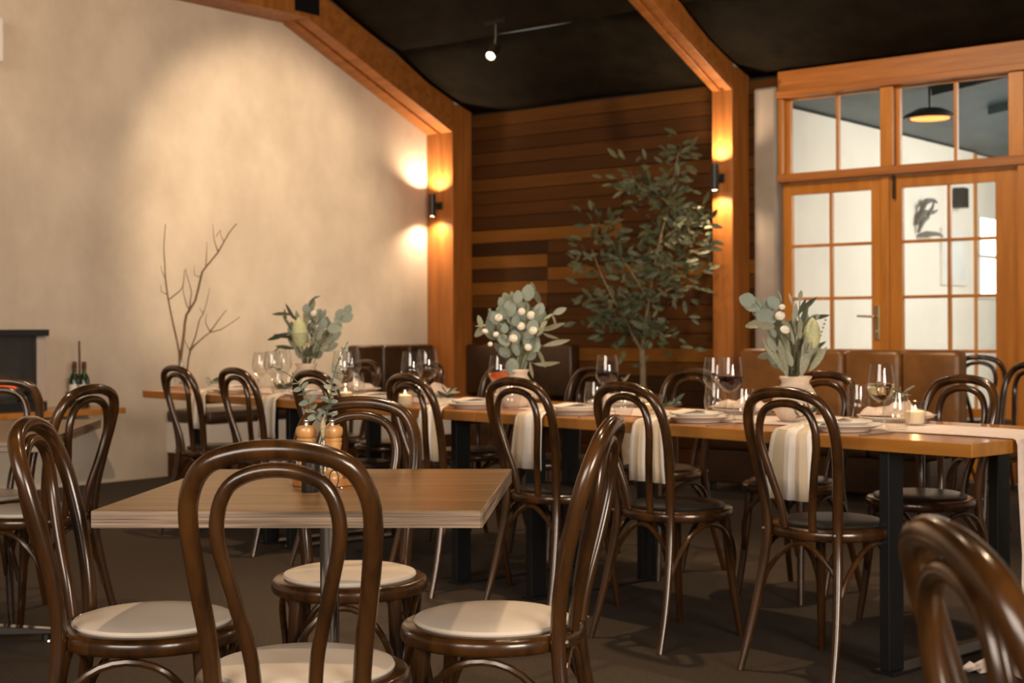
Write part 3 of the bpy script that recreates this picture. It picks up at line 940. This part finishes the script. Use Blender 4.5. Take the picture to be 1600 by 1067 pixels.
obj('trunk', MB().tube([(0, 0, .3), tv(1005, 600), tv(1004, 570), tv(1003, 545)], [.028, .023, .021, .019], 10, sub=3), BARK, t)
brs = [[(1003, 548), (1008, 510), (1014, 470), (1020, 430), (1030, 380), (1045, 320), (1058, 250), (1062, 228)],
       [(1003, 548), (992, 530), (980, 505), (960, 470), (940, 430), (925, 390)],
       [(1014, 470), (990, 430), (970, 400), (950, 370), (935, 360)],
       [(1020, 430), (1050, 410), (1080, 395), (1105, 385)],
       [(1030, 380), (1060, 355), (1085, 345), (1105, 340)],
       [(1014, 470), (1040, 455), (1070, 440)],
       [(1045, 320), (1025, 300), (1005, 290), (990, 285)],
       [(980, 505), (960, 500), (942, 505)], [(1008, 510), (1020, 520), (1030, 525)]]
rg = random.Random(5)
leaves = []
for bi, br_ in enumerate(brs):
    dd = [rg.uniform(-.28, .28) * (i / len(br_)) for i in range(len(br_))]
    pts = [tv(u, v, dd[i]) for i, (u, v) in enumerate(br_)]
    n = len(pts)
    r0 = .013 if bi < 2 else .008
    obj('branch', MB().tube(pts, [r0 * (1 - .75 * i / (n - 1)) for i in range(n)], 7, sub=3), BARK, t)
    sp_, _ = smooth(pts, [1] * n, 6)
    st = int(len(sp_) * (.45 if bi == 0 else .3 if bi == 1 else .1))
    for p in sp_[st:]:
        for q in range(rg.choice((11, 13, 15))):
            s = rg.uniform(.02, .30) if rg.random() < .75 else rg.uniform(.02, .1)
            d = Vector((rg.gauss(0, 1), rg.gauss(0, 1), rg.gauss(.1, .7))).normalized()
            if bi == 0 and p.z > 2.0: s *= .45
            q_ = p + d * s + tp
            if not 893 < 800 + F * q_.x / q_.y < (1113 if q_.z < 2.2 else 1085) or q_.y > tp.y + .5: continue
            leaves.append((p + d * s, Vector((d.x + rg.uniform(-.6, .6), d.y, d.z * .5 + rg.uniform(-.5, .6))), rg.uniform(.07, .12)))
rg.shuffle(leaves)
for b_, d_, s_ in leaves[:300]: leaf('olive', b_, d_, s_, t, rg=rg)
# thin twigs and the remaining small leaves as one mass
mb = MB()
ol = [v.co.copy() for v in LM['olive'].vertices]; of = [tuple(p.vertices) for p in LM['olive'].polygons]
for b_, d_, s_ in leaves[300:950]:
    y = d_.normalized(); x = y.cross(Vector((rg.uniform(-1, 1), -1, rg.uniform(-.5, 1)))).normalized(); z = x.cross(y)
    mb.add([b_ + (x * v.x + y * v.y + z * v.z) * s_ for v in ol], of)
o = obj('small_leaves', mb, TREEL, t); o['kind'] = 'stuff'

# ================================================================== TABLE SETTING
PLATE = [(0, .004), (.075, .004), (.08, 0), (.088, .0), (.092, .006), (.130, .019), (.135, .021), (.135, .024), (.13, .0235), (.093, .0115), (.085, .009), (0, .009)]


def plate(p, label, group, s=1.):
    o = obj('dinner_plate', me_plate, loc=p); o.scale = (s, s, 1)
    return tag(o, label, 'plate', group)


me_plate = mesh('dinner_plate', MB().lathe(PLATE, 40), CHINA)


def napkin_hang(a, b_edge, lab, w_=.19, drop=.215, seed=0, striped=True):
    """cloth laid over the plate, over the near edge and down"""
    rg = random.Random(seed); t = tab(a, 0, 0)
    mb = MB(); vs = []; uv = []; nw = 12
    path = [(.26, .785, .45), (.21, .79, .42), (.155, .784, .40), (.10, .779, .44), (.05, .771, .58), (.012, .762, .74), (-.008, .757, .8), (-.016, .742, .84), (-.019, .70, .9), (-.022, .65, .95), (-.024, .60, .98), (-.022, .755 - drop, 1.0)]
    for i, (b, z, ws) in enumerate(path):
        hang = max(0, .75 - z)
        for k in range(nw + 1):
            s = k / nw - .5
            off = .010 * math.sin(s * 9 + seed) * min(1, hang * 8 + .35) + (.006 * math.sin(s * 17 + seed * 2) if hang > 0 else 0)
            q = tab(a + s * w_ * ws + .02 * (seed % 3 - 1) * hang * 2, b - abs(off) if hang > 0 else b, z + (abs(off) * .9 if hang == 0 else 0))
            vs.append(q - t); uv.append((k / nw, i / len(path)))
    n = nw + 1
    mb.add(vs, [(i * n + k, i * n + k + 1, (i + 1) * n + k + 1, (i + 1) * n + k) for i in range(len(path) - 1) for k in range(nw)])
    o = obj('linen_napkin', mb, STRIPE if striped else CREAMC, uvs=uv, solid=.0022, loc=t)
    return tag(o, lab, 'napkin', 'napkins hanging over the near table edge')


def napkin_heap(p, lab, seed, sx=.13, sy=.075, h=.035, m=None):
    rg = random.Random(seed); mb = MB(); vs = []; nx, ny = 16, 10
    ph_ = [rg.uniform(0, 6) for _ in range(4)]
    for j in range(ny + 1):
        for i in range(nx + 1):
            s, q = i / nx * 2 - 1, j / ny * 2 - 1
            e = max(0, 1 - abs(s) ** 3) * max(0, 1 - abs(q) ** 2.5)
            z = h * e * (.62 + .25 * math.sin(s * 5 + q * 4 + ph_[0]) + .16 * math.sin(s * 11 - q * 3 + ph_[1]) + .12 * math.sin(q * 9 + ph_[2]))
            vs.append(((s * (1 + .08 * math.sin(q * 4 + ph_[3]))) * sx, (q * (1 + .12 * math.sin(s * 5 + ph_[1]))) * sy, max(.001, z)))
    n = nx + 1
    mb.add(vs, [(j * n + i, j * n + i + 1, (j + 1) * n + i + 1, (j + 1) * n + i) for j in range(ny) for i in range(nx)])
    o = obj('linen_napkin', mb, m or LINEN, loc=p, rz=TRZ + rg.uniform(-.2, .2), solid=.002)
    return tag(o, lab, 'napkin', 'crumpled napkins on the far plates')


def sprig(p, rz, lab, n=7, L=.15, seed=0, lean=.12):
    rg = random.Random(seed)
    t = thing('olive_sprig', lab, 'sprig', p, rz, 'olive sprigs on the napkins')
    pts = [(-L / 2, 0, .004), (-L / 6, .01, .010 + lean * .1), (L / 6, .005, .016 + lean * .2), (L / 2, -.005, .02 + lean * .35)]
    obj('stem', MB().tube(pts, [.0018, .0016, .0014, .001], 6, sub=3), STEMM, t)
    P_, _ = smooth([Vector(q) for q in pts], [1] * 4, 8)
    for k in range(n):
        q = P_[int(4 + (len(P_) - 5) * k / (n - 1))]
        s = 1 if k % 2 else -1
        leaf('sprig' if k % 3 else 'spale', q, (.6, s * rg.uniform(.5, 1), rg.uniform(.1, .9)), rg.uniform(.045, .066), t, rg=rg)
    return t


KN = mesh('table_knife', MB().prism([(-.105, -.006), (-.02, -.007), (-.015, -.005), (.02, -.008), (.08, -.007), (.105, .002), (.1, .006), (-.015, .005), (-.02, .006), (-.105, .006)], 'z', 0, .004), STEEL, sm=False)
fk = MB().prism([(-.095, -.006), (.02, -.0035), (.035, -.011), (.05, -.012), (.05, .012), (.035, .011), (.02, .0035), (-.095, .006)], 'z', 0, .003)
for q in (-.0105, -.0035, .0035, .0105): fk.box(.048, .095, q - .0018, q + .0018, 0, .003)
FK = mesh('table_fork', fk, STEEL, sm=False)


def cutlery(a, b, lab_k, lab_f, gap=.17):
    rz = TRZ - math.pi / 2
    if lab_k:
        o = obj('table_knife', KN, loc=tab(a - gap, b, .7502), rz=rz + .05); tag(o, lab_k, 'knife', 'knives on the banquet tables')
    if lab_f:
        o = obj('table_fork', FK, loc=tab(a + gap, b, .7502), rz=rz - .03); tag(o, lab_f, 'fork', 'forks on the banquet tables')


ordn = ['first', 'second', 'third', 'fourth', 'fifth', 'sixth', 'seventh']
napx = [1240, 1016, 829, 675, 526, 421, 311]
near_a = [a_px(u, -.02) for u in napx]
for i, a in enumerate(near_a):
    w_ = '%s near-side setting from the right' % ordn[i]
    pa = a - .05
    plate(tab(pa, .175, .7515), 'white dinner plate of the ' + w_, 'dinner plates')
    plate(tab(pa, .175, .762), 'white side plate stacked on the dinner plate of the ' + w_, 'side plates', .74)
    napkin_hang(a + .01, 0, 'striped linen napkin over the table edge, ' + w_, seed=i * 2 + 1,
                w_=(.185, .175, .19, .17, .18, .17, .17)[i], drop=(.225, .215, .215, .225, .20, .20, .19)[i])
    cutlery(pa, .135, 'steel knife of the ' + w_, 'steel fork of the ' + w_)
    if i in (0, 1, 3, 5, 6): sprig(tab(a + .015, .06, .788), TRZ + (2.6, 2.9, 3.0, 2.7, 2.8, 2.9, 2.8)[i], 'olive sprig on the napkin of the ' + w_, 8, .16, i, .04)
for i, a in enumerate(far_a):
    if i > 6: break
    w_ = '%s far-side setting from the right' % ordn[i]
    a = min(a, TL - .3)
    plate(tab(a, WID - .165, .7515), 'white dinner plate of the ' + w_, 'dinner plates')
    napkin_heap(tab(a, WID - .16, .777), 'crumpled blush napkin on the plate of the ' + w_, 40 + i, h=.05)
    if i in (0, 2, 3, 5): sprig(tab(a, WID - .2, .815), TRZ + 2.8 + i, 'olive sprig on the crumpled napkin of the ' + w_, 8, .17, 20 + i, .08)

# --- glassware
WG = [(0, .0), (.034, 0), (.035, .002), (.012, .006), (.0045, .012), (.004, .05), (.0042, .088), (.010, .096), (.030, .110), (.0445, .133), (.0460, .150), (.0425, .185), (.0365, .222),
      (.0355, .222), (.0415, .185), (.0448, .150), (.0433, .134), (.029, .1125), (.008, .099), (0, .098)]
TG = [(0, 0), (.026, 0), (.032, .004), (.040, .035), (.041, .05), (.038, .08), (.033, .112), (.032, .112), (.037, .08), (.0398, .05), (.0385, .035), (.030, .008), (0, .007)]
me_wg = mesh('wine_glass', MB().lathe(WG, 32), GLASS)
me_tg = mesh('tumbler', MB().lathe(TG, 32), GLASS)


def wine_prof(z1):
    r = lambda z: .029 + (.0433 - .029) * max(0, (z - .1125) / .0215) if z < .134 else .0433 + .0015 * (z - .134) / .016 if z < .15 else .0448 - (z - .15) * .094
    zs = [0, 0, .1125, .123, .134, .15, .165]
    pr = [(0, .0985), (.008, .1)]
    for z in zs[2:]:
        if z < z1: pr.append((r(z) - .0006, z))
    return pr + [(r(z1) - .0006, z1), (0, z1)]


me_red = mesh('wine', MB().lathe(wine_prof(.155), 28), REDW)
me_white = mesh('wine', MB().lathe(wine_prof(.158), 28), WHITEW)
me_rose = mesh('drink', MB().lathe(wine_prof(.150), 28), ROSE)


def glassware(kind, u, vb, vt, lab, fill=None, Hn=None):
    p = on(u, vb, .755)
    hh = {'w': .222, 't': .112}[kind]
    s = max(.9, min(1.12, (vb - vt) * p.y / F / hh))
    o = obj('wine_glass' if kind == 'w' else 'tumbler', me_wg if kind == 'w' else me_tg, loc=p)
    o.scale = (s, s, s)
    tag(o, lab, 'glass', 'wine glasses on the banquet tables' if kind == 'w' else 'tumblers on the banquet tables')
    if fill: obj('wine', fill, parent=o)
    return o


glassware('w', 1377, 674, 569, 'tall glass of white wine near the front end of the banquet table', me_white)
glassware('w', 1141, 656, 558, 'glass of red wine beside an empty stem glass, right of the olive tree', me_red)
glassware('w', 1117, 649, 558, 'empty stem glass just left of the right red wine glass')
glassware('w', 949, 643, 554, 'glass of red wine left of the olive tree trunk', me_red)
glassware('w', 780, 637, 555, 'stem glass with orange cocktail in front of the middle bouquet', me_rose)
glassware('w', 668, 630, 545, 'right one of two empty stem glasses before the dark leather back')
glassware('w', 644, 634, 549, 'left one of two empty stem glasses before the dark leather back')
glassware('w', 548, 626, 543, 'empty stem glass beside the tip of the right eucalyptus sprig')
glassware('w', 536, 633, 548, 'empty stem glass right of the left vase, the nearer of two')
glassware('w', 442, 614, 546, 'rightmost of three empty stem glasses left of the left vase')
glassware('w', 427, 618, 548, 'middle of three empty stem glasses left of the left vase')
glassware('w', 408, 617, 550, 'leftmost of three empty stem glasses left of the left vase')
glassware('t', 1401, 671, 613, 'empty tumbler touching the white wine glass on its right')
glassware('t', 1341, 652, 601, 'empty tumbler left of the white wine glass')
glassware('t', 1162, 660, 607, 'empty tumbler right of the right red wine glass')
glassware('t', 1118, 648, 598, 'empty tumbler left of the right red wine glass')
glassware('t', 974, 652, 609, 'empty tumbler behind the second chair hoop, right of the left red wine')
glassware('t', 930, 645, 592, 'empty tumbler left of the left red wine glass')
glassware('t', 797, 642, 591, 'empty tumbler behind the third chair hoop, before the middle vase')
glassware('t', 653, 630, 592, 'empty tumbler before the two stem glasses by the dark leather back')
glassware('t', 556, 623, 580, 'empty tumbler behind the right eucalyptus sprig')
glassware('t', 436, 616, 580, 'empty tumbler left of the left vase')

# --- candles in glass
HOLD = [(0, 0), (.036, 0), (.038, .003), (.038, .082), (.036, .083), (.0355, .006), (0, .005)]
me_hold = mesh('candle_glass', MB().lathe(HOLD, 28), GLASS)
me_wax = mesh('wax', MB().lathe([(0, .0065), (.030, .0065), (.031, .012), (.031, .046), (.028, .049), (.010, .047), (0, .046)], 24), WAX)
me_fl = mesh('flame', MB().lathe([(0, .05), (.003, .054), (.0033, .058), (.0014, .067), (0, .070)], 10), FLAME)
me_wk = mesh('wick', MB().lathe([(0, .045), (.001, .045), (.001, .053), (0, .053)], 6), INK)
cl = [(1430, 664, 'white wine glass'), (1019, 650, 'second chair from the right'), (633, 634, 'two stem glasses by the leather back'), (540, 629, 'glass pair right of the left vase'), (394, 616, 'three stem glasses left of the left vase'), (820, 636, 'middle vase')]
for u, v, nm in cl:
    p = on(u, v, .755)
    h_ = obj('candle_glass', me_hold, loc=p); tag(h_, 'clear candle glass next to the ' + nm, 'candle holder', 'candle glasses on the banquet tables')
    cd = thing('candle', 'lit candle in the glass next to the ' + nm, 'candle', p, 0, 'lit candles on the banquet tables')
    obj('wax', me_wax, parent=cd); obj('wick', me_wk, parent=cd); obj('flame', me_fl, parent=cd)
    lamp('POINT', p + Vector((0, 0, .085)), .35, (1, .55, .2), shadow_soft_size=.006)

# --- vases and bouquets
VASE = [(0, 0), (.050, 0), (.062, .010), (.082, .045), (.086, .065), (.080, .09), (.062, .12), (.050, .138), (.050, .146), (.060, .160), (.058, .164), (.046, .150), (.044, .138), (.056, .115), (.074, .085), (.078, .06), (.055, .012), (0, .010)]
me_vase = mesh('stoneware_vase', MB().lathe(VASE, 40), STONE)
me_bud = mesh('protea_bud', MB().lathe([(0, 0), (.35, .03), (.62, .22), (.72, .48), (.60, .74), (.34, .95), (.06, 1.06), (0, 1.07)], 10), BUDM)
me_flw = mesh('cream_flower', MB().lathe([(0, -.6), (.45, -.5), (.9, -.1), (1, .2), (.8, .55), (.4, .75), (.25, .55), (0, .5)], 9), PETAL)
me_ber = mesh('seed_cluster', MB().lathe([(0, -.5), (.4, -.3), (.5, 0), (.4, .3), (0, .5)], 7), SAGE)


def bouquet(vx, vb, lab_v, lab_b, leaves_, buds, flowers, berries, rise, seed):
    """leaves_: (kind, u, v, du, dv, length px) as picked off the photograph around the vase"""
    rg = random.Random(seed)
    p = on(vx, vb, .755)
    tag(obj('stoneware_vase', me_vase, loc=p), lab_v, 'vase', 'stoneware vases')
    t = thing('bouquet', lab_b, 'bouquet', p + Vector((0, 0, .02)), 0, 'bouquets in the stoneware vases')
    o0 = t.location.copy()
    m = p.y / F

    def L(u, v, dy): return at(u, v, p.y + dy) - o0
    mouth = Vector((0, 0, .13))
    k = 0
    for (kind, u, v, du, dv, ln) in leaves_:
        dy = rg.uniform(-.09, .09)
        b = L(u, v, dy)
        dirv = Vector((du, rg.uniform(-.45, .25), -dv))
        leaf(kind, b, dirv, ln * m * rg.uniform(.95, 1.1), t, rg=rg)
        if k % 3 == 0:
            obj('stem', MB().tube([Vector((rg.uniform(-.01, .01), rg.uniform(-.01, .01), .0)), mouth + Vector((b.x * .15, b.y * .15, 0)), mouth.lerp(b, .6) + Vector((0, 0, .02)), b], [.0022, .0022, .002, .0014], 6, sub=3), STEMM, t)
        k += 1
    for (u, v, ln, tl) in buds:
        dy = -.05
        b = L(u, v, dy)
        o = obj('bud', me_bud, parent=t, label='large pale green protea bud'); o.location = b; o.scale = (ln * m * .42, ln * m * .42, ln * m); o.rotation_euler = (-.1, tl, 0)
        obj('stem', MB().tube([(0, 0, 0), mouth, b], .004, 8, sub=3), STEMM, t)
    for (u, v, s) in flowers:
        o = obj('flower', me_flw, parent=t, label='small cream white flower'); o.location = L(u, v, rg.uniform(-.12, -.04)); o.scale = (s * m,) * 3; o.rotation_euler = (.9 + rg.uniform(-.4, .4), rg.uniform(-.5, .5), 0)
    for (u, v, s) in berries:
        o = obj('seed', me_ber, parent=t); o.location = L(u, v, rg.uniform(-.10, -.02)); o.scale = (s * m,) * 3
    return t


def mass(n, u0, u1, v0, v1, kinds, lo, hi, seed, cu, cv):
    rg = random.Random(seed); out = []
    for _ in range(n):
        a = rg.uniform(0, 2 * math.pi); r = math.sqrt(rg.random())
        u = (u0 + u1) / 2 + (u1 - u0) / 2 * r * math.cos(a); v = (v0 + v1) / 2 + (v1 - v0) / 2 * r * math.sin(a)
        du, dv = u - cu + rg.uniform(-12, 12), v - cv + rg.uniform(-12, 12)
        out.append((rg.choice(kinds), u, v, du, dv, rg.uniform(lo, hi)))
    return out


B1 = mass(46, 460, 512, 488, 560, ['euc', 'sage', 'long'], 14, 22, 1, 482, 575) + [
    ('slim', 462, 500, -20, -24, 28), ('slim', 455, 492, -30, -6, 30), ('slim', 452, 520, -30, 10, 36), ('slim', 455, 527, -30, -4, 32), ('slim', 445, 540, -1, .25, 20), ('slim', 460, 545, -30, -6, 34), ('slim', 447, 505, -2, -14, 24),
    ('slim', 458, 520, -12, -30, 32), ('slim', 482, 480, 8, -14, 20), ('sage', 484, 490, 4, -20, 26), ('slim', 488, 468, 10, -6, 14),
    ('euc', 512, 515, 30, -8, 24), ('euc', 522, 500, 20, -4, 22), ('euc', 535, 502, 14, -10, 20), ('euc', 540, 492, 6, -14, 18), ('euc', 525, 497, 10, -14, 18), ('euc', 505, 530, 24, -12, 28), ('sage', 505, 548, 20, -10, 26), ('sage', 462, 545, -8, -28, 30),
    ('sage', 470, 560, -6, -30, 34), ('sage', 492, 560, 8, -30, 34)]
bouquet(479, 617, 'pale stoneware vase nearest the plaster wall, beside the three empty stem glasses', 'left bouquet with a big pale bud and dark slim leaves, before the plaster wall', B1, [(470, 542, 44, -.08)], [(490, 490, 5)], [(487 + (k % 3) * 4, 495 + k * 4, 5) for k in range(12)], .2, 1)
B2 = mass(84, 770, 846, 470, 566, ['euc', 'euc', 'euc', 'sage'], 15, 24, 2, 808, 570) + [
    ('euc', 824, 470, 2, -20, 26), ('sage', 836, 466, -4, -14, 24), ('sage', 838, 455, 4, 18, 20), ('sage', 760, 508, -10, 10, 24), ('sage', 752, 512, -3, -16, 20), ('slimp', 770, 510, -20, -8, 24),
    ('slimp', 842, 515, 30, -2, 42), ('slimp', 850, 540, 26, -6, 40), ('slimp', 848, 520, 16, 10, 28), ('sage', 865, 490, 14, -6, 22), ('slimp', 850, 500, 14, -14, 24), ('slimp', 862, 492, 10, 14, 20),
    ('slimp', 835, 568, 24, 4, 42), ('slimp', 828, 566, 2, 20, 26), ('slimp', 838, 545, 16, 20, 32), ('euc', 800, 560, 0, 20, 24), ('euc', 812, 556, 4, 22, 26)]
bouquet(806, 636, 'stoneware vase in the middle of the tables, behind the third chair hoop', 'middle bouquet of dense round blue-green leaves dotted with cream flowers', B2, [], [(779, 497, 7), (830, 493, 7), (814, 510, 7), (833, 517, 7), (802, 529, 7), (825, 543, 6), (758, 518, 5), (815, 487, 6), (775, 523, 5), (766, 538, 4)], [(765 + k * 3, 484 + (k % 4) * 12, 5) for k in range(8)], .2, 2)
B3 = mass(46, 1205, 1266, 496, 584, ['sage', 'euc', 'long', 'long'], 18, 28, 3, 1245, 610) + [
    ('euc', 1205, 487, -30, -8, 36), ('euc', 1190, 480, -24, -8, 32), ('euc', 1180, 470, -20, -4, 24), ('euc', 1212, 500, -18, -6, 30), ('euc', 1175, 478, -12, -10, 22), ('sage', 1195, 504, -28, 4, 30), ('euc', 1200, 497, -6, -24, 26),
    ('euc', 1216, 482, -14, -18, 24), ('sage', 1210, 510, -24, -2, 26), ('slimp', 1220, 475, 4, -18, 20), ('slimp', 1238, 478, -2, -18, 20), ('sage', 1250, 470, 1, -14, 15), ('slim', 1245, 495, 16, -28, 34), ('slim', 1247, 490, 26, -24, 42), ('slim', 1250, 515, 10, -34, 40), ('slim', 1262, 500, 32, -10, 38),
    ('slim', 1258, 555, 30, -22, 44), ('slim', 1250, 550, 8, -34, 46), ('slim', 1240, 560, 2, -30, 40), ('sage', 1207, 552, -20, 6, 22), ('long', 1240, 510, 3, -26, 36), ('sage', 1262, 503, 16, -10, 20), ('long', 1255, 578, 16, -28, 50), ('sage', 1262, 570, 24, -28, 34), ('long', 1264, 580, 24, -30, 46),
    ('long', 1230, 588, -8, -34, 60), ('long', 1240, 588, -2, -34, 64), ('long', 1252, 588, 8, -34, 60), ('long', 1225, 582, -14, -30, 54), ('long', 1246, 586, 4, -36, 58), ('slim', 1236, 585, 2, -40, 60), ('long', 1222, 578, -18, -34, 56), ('long', 1234, 570, -6, -34, 56)]
bouquet(1243, 658, 'pale stoneware vase nearest the camera, behind the first chair hoop', 'right bouquet leaning left with round eucalyptus and a pale bud, before the glazed doors', B3, [(1268, 545, 46, .06)], [(1219, 494, 8), (1226, 516, 8), (1222, 480, 5)], [(1290 - k * 2, 500 + k * 6, 4) for k in range(5)], .2, 3)

# dry branches in a glass vase at the far end
bp_ = on(283, 606, .755)
o = thing('branch_vase', 'small clear bottle vase on a wooden coaster holding dry branches', 'vase', bp_)
obj('bottle', MB().lathe([(0, .012), (.035, .012), (.04, .02), (.04, .07), (.022, .11), (.018, .16), (.02, .165), (.015, .16), (.018, .11), (.036, .068), (.036, .022), (0, .02)], 24), GLASS, o)
obj('coaster', MB().lathe([(0, 0), (.065, 0), (.067, .004), (.067, .010), (0, .0115)], 28), TRAYW, o)
t = thing('dry_branches', 'tall bare dry branches spreading before the plaster wall', 'branches', bp_ + Vector((0, 0, .03)))
b0 = t.location.copy()
BR = [([(283, 600), (282, 570), (287, 520), (292, 492), (305, 470), (314, 430), (320, 420), (340, 395), (357, 365), (371, 349)], .010),
      ([(281, 585), (280, 550), (270, 505), (263, 465), (259, 435), (258, 410), (256, 385), (258, 350)], .007),
      ([(288, 600), (293, 575), (297, 548), (312, 533), (329, 519), (345, 515), (375, 495)], .007),
      ([(297, 548), (306, 525), (312, 500), (318, 490), (323, 470), (328, 450)], .005),
      ([(263, 468), (275, 460), (286, 448), (288, 425), (292, 420)], .0045),
      ([(295, 488), (298, 470), (299, 455), (293, 432), (290, 420)], .0045),
      ([(297, 487), (292, 475), (287, 455), (285, 445)], .004),
      ([(329, 519), (338, 505), (350, 488), (355, 485)], .004),
      ([(329, 519), (322, 505), (323, 490)], .004),
      ([(321, 420), (322, 400), (324, 378)], .0035), ([(341, 394), (336, 378), (334, 365), (332, 350)], .004), ([(338, 370), (342, 362), (345, 360)], .003), ([(350, 378), (346, 368), (344, 358)], .003),
      ([(259, 437), (253, 425), (252, 415)], .003), ([(261, 460), (252, 455), (252, 445)], .003), ([(314, 432), (304, 430), (305, 415)], .003), ([(297, 548), (290, 535), (287, 525)], .003), ([(318, 490), (312, 480)], .003)]
rg = random.Random(9)
for pts, r in BR:
    dy = rg.uniform(-.1, .1)
    P_ = [at(u + rg.uniform(-.8, .8), v, bp_.y + dy * min(1, max(0, (600 - v) / 120))) - b0 for u, v in pts]
    n = len(P_)
    obj('twig', MB().tube(P_, [r * (1 - .7 * i / (n - 1)) for i in range(n)], 6, sub=2), TWIG, t)

# ================================================================== ON THE CAFE TABLE
tr = on(508, 757, .75)
t = thing('wooden_tray', 'round wooden tray on the square oak table, under the pepper mills', 'tray', tr)
obj('tray', MB().lathe([(0, 0), (.070, 0), (.073, .003), (.073, .018), (.069, .018), (.067, .007), (0, .006)], 40), TRAYW, t)
MILL = [(0, 0), (.0235, 0), (.025, .003), (.025, .012), (.0232, .014), (.0245, .017), (.0245, .024), (.022, .028), (.0195, .045), (.0195, .06), (.0225, .075), (.0235, .080), (.0215, .082), (.0235, .085), (.024, .089), (.0215, .0915)]
HEADP = [(.019, .092), (.0225, .094), (.0255, .100), (.026, .107), (.024, .113), (.016, .1165), (.0, .117)]
for u, lab in ((479, 'left olive wood pepper mill on the round tray'), (519, 'right olive wood pepper mill on the round tray')):
    q = at(u, 700, tr.y + .0); q.z = .7565
    m_ = thing('pepper_mill', lab, 'pepper mill', q, 0, 'pepper mills on the tray')
    m_.scale = (.94, .94, 1.08)
    obj('body', MB().lathe(MILL + [(0, .0915)], 32), MILLW, m_)
    hd_ = obj('head', MB().lathe(HEADP, 32), MILLW, m_)
    obj('knob', MB().lathe([(.0, .117), (.006, .117), (.0052, .121), (.0068, .123), (.0072, .128), (.005, .131), (0, .1315)], 16), CHROME, hd_)
q = on(486, 768, .75)
t = thing('black_canister', 'small black cylinder pot in front of the left pepper mill', 'pot', q)
obj('body', MB().lathe([(0, 0), (.0195, 0), (.0205, .002), (.0205, .066), (.018, .068), (0, .068)], 28), BLACKP, t)
obj('lid', MB().lathe([(0, .0685), (.0195, .0685), (.0195, .074), (.017, .076), (0, .076)], 28), BLACKP, t)
q = on(505, 762, .7575); q.y = tr.y - .028
q = at(505, 700, tr.y - .045); q.z = .7565
t = thing('bud_vase', 'slim clear glass bottle holding two eucalyptus sprigs', 'vase', q)
obj('bottle', MB().lathe([(0, 0), (.017, 0), (.018, .003), (.018, .055), (.010, .075), (.0075, .10), (.0075, .118), (.009, .12), (.009, .123), (.0062, .12), (.0062, .10), (.0085, .074), (.0163, .054), (.0163, .006), (0, .005)], 24), GLASS, t)
vz = q.copy()


def euc_sprig(path, lab, sizes, seed):
    rg = random.Random(seed)
    t = thing('eucalyptus_sprig', lab, 'sprig', vz + Vector((0, 0, .02)), 0, 'eucalyptus sprigs in the slim bottle')
    o0 = t.location.copy()
    P_ = [Vector((0, 0, 0))] + [at(u, v, vz.y + d) - o0 for u, v, d in path]
    n = len(P_)
    obj('stem', MB().tube(P_, [.0019 - .0011 * i / (n - 1) for i in range(n)], 7, sub=4), STEMM, t)
    S_, _ = smooth(P_, [1] * n, 8)
    S_ = S_[int(len(S_) * .30):]
    pairs = len(sizes)
    for k, sz in enumerate(sizes):
        i = min(len(S_) - 2, int((len(S_) - 1) * k / (pairs - 1)))
        q_ = S_[i]; tg = (S_[min(i + 1, len(S_) - 1)] - S_[max(0, i - 1)]).normalized()
        ax = tg.cross(Vector((rg.uniform(-.4, .4), -1, rg.uniform(-.4, .4)))).normalized()
        ax.rotate(Matrix.Rotation(k * 1.45 + rg.uniform(-.3, .3), 3, tg))
        for s in (1, -1):
            leaf('disc', q_, ax * s + tg * .35, sz * .92 * rg.uniform(.85, 1.1), t, roll=tg * 1. + Vector((rg.uniform(-.5, .5), -.7, rg.uniform(-.3, .3))), rg=rg)
    return t


euc_sprig([(504, 668, 0), (496, 655, -.01), (484, 632, -.02), (474, 612, -.02), (463, 595, -.015), (447, 583, -.01), (424, 572, 0)], 'left eucalyptus sprig arching left from the slim bottle', [.022, .025, .025, .024, .021, .017, .016, .014, .012, .009], 4)
euc_sprig([(506, 668, 0), (510, 650, .01), (515, 628, .02), (518, 608, .02), (521, 588, .015), (530, 562, .01), (543, 535, 0)], 'right eucalyptus sprig standing tall from the slim bottle', [.026, .027, .023, .022, .021, .019, .018, .016, .015, .013, .010], 6)
t = thing('dried_bloom', 'dried cream seed head standing in the slim bottle', 'flower', vz + Vector((0, -.002, .10)))
obj('bloom', MB().lathe([(0, 0), (.004, .004), (.0062, .02), (.006, .034), (.003, .044), (0, .047)], 9), mat('dried_bloom', (.55, .45, .28), .8, c2=(.35, .28, .15), scale=(150, 150, 150)), t)
q = on(522, 766, .75)
t = thing('table_number_stand', 'silver wire stand holding a small white card on the square oak table', 'card stand', q)
obj('ring', MB().tube([(.010 * math.cos(k * .3142), .0, .025 + .0185 * math.sin(k * .3142)) for k in range(20)], .0016, 6, closed=True), CHROME, t)
for k in range(3):
    a = .5 + k * 2.1
    obj('foot', MB().tube([(0, 0, .0065), (.008 * math.cos(a), .008 * math.sin(a), .006), (.017 * math.cos(a), .017 * math.sin(a), .003)], .0018, 6, sub=2), CHROME, t)
    obj('foot_ball', MB().lathe([(0, 0), (.003, .001), (.004, .0035), (.003, .006), (0, .007)], 10), CHROME, t, loc=(.018 * math.cos(a), .018 * math.sin(a), 0))
obj('clip', MB().tube([(0, 0, .043), (0, -.001, .050)], .0016, 6), CHROME, t)
cd = obj('card', MB().box(-.012, .012, -.0005, .0005, .046, .082), PAPER, t, sm=False, label='small white card with a dark zero')
obj('numeral', MB().tube([(.0028 * math.cos(k * .3927), -.0008, .062 + .010 * math.sin(k * .3927)) for k in range(16)], .0007, 5, closed=True), INK, cd)
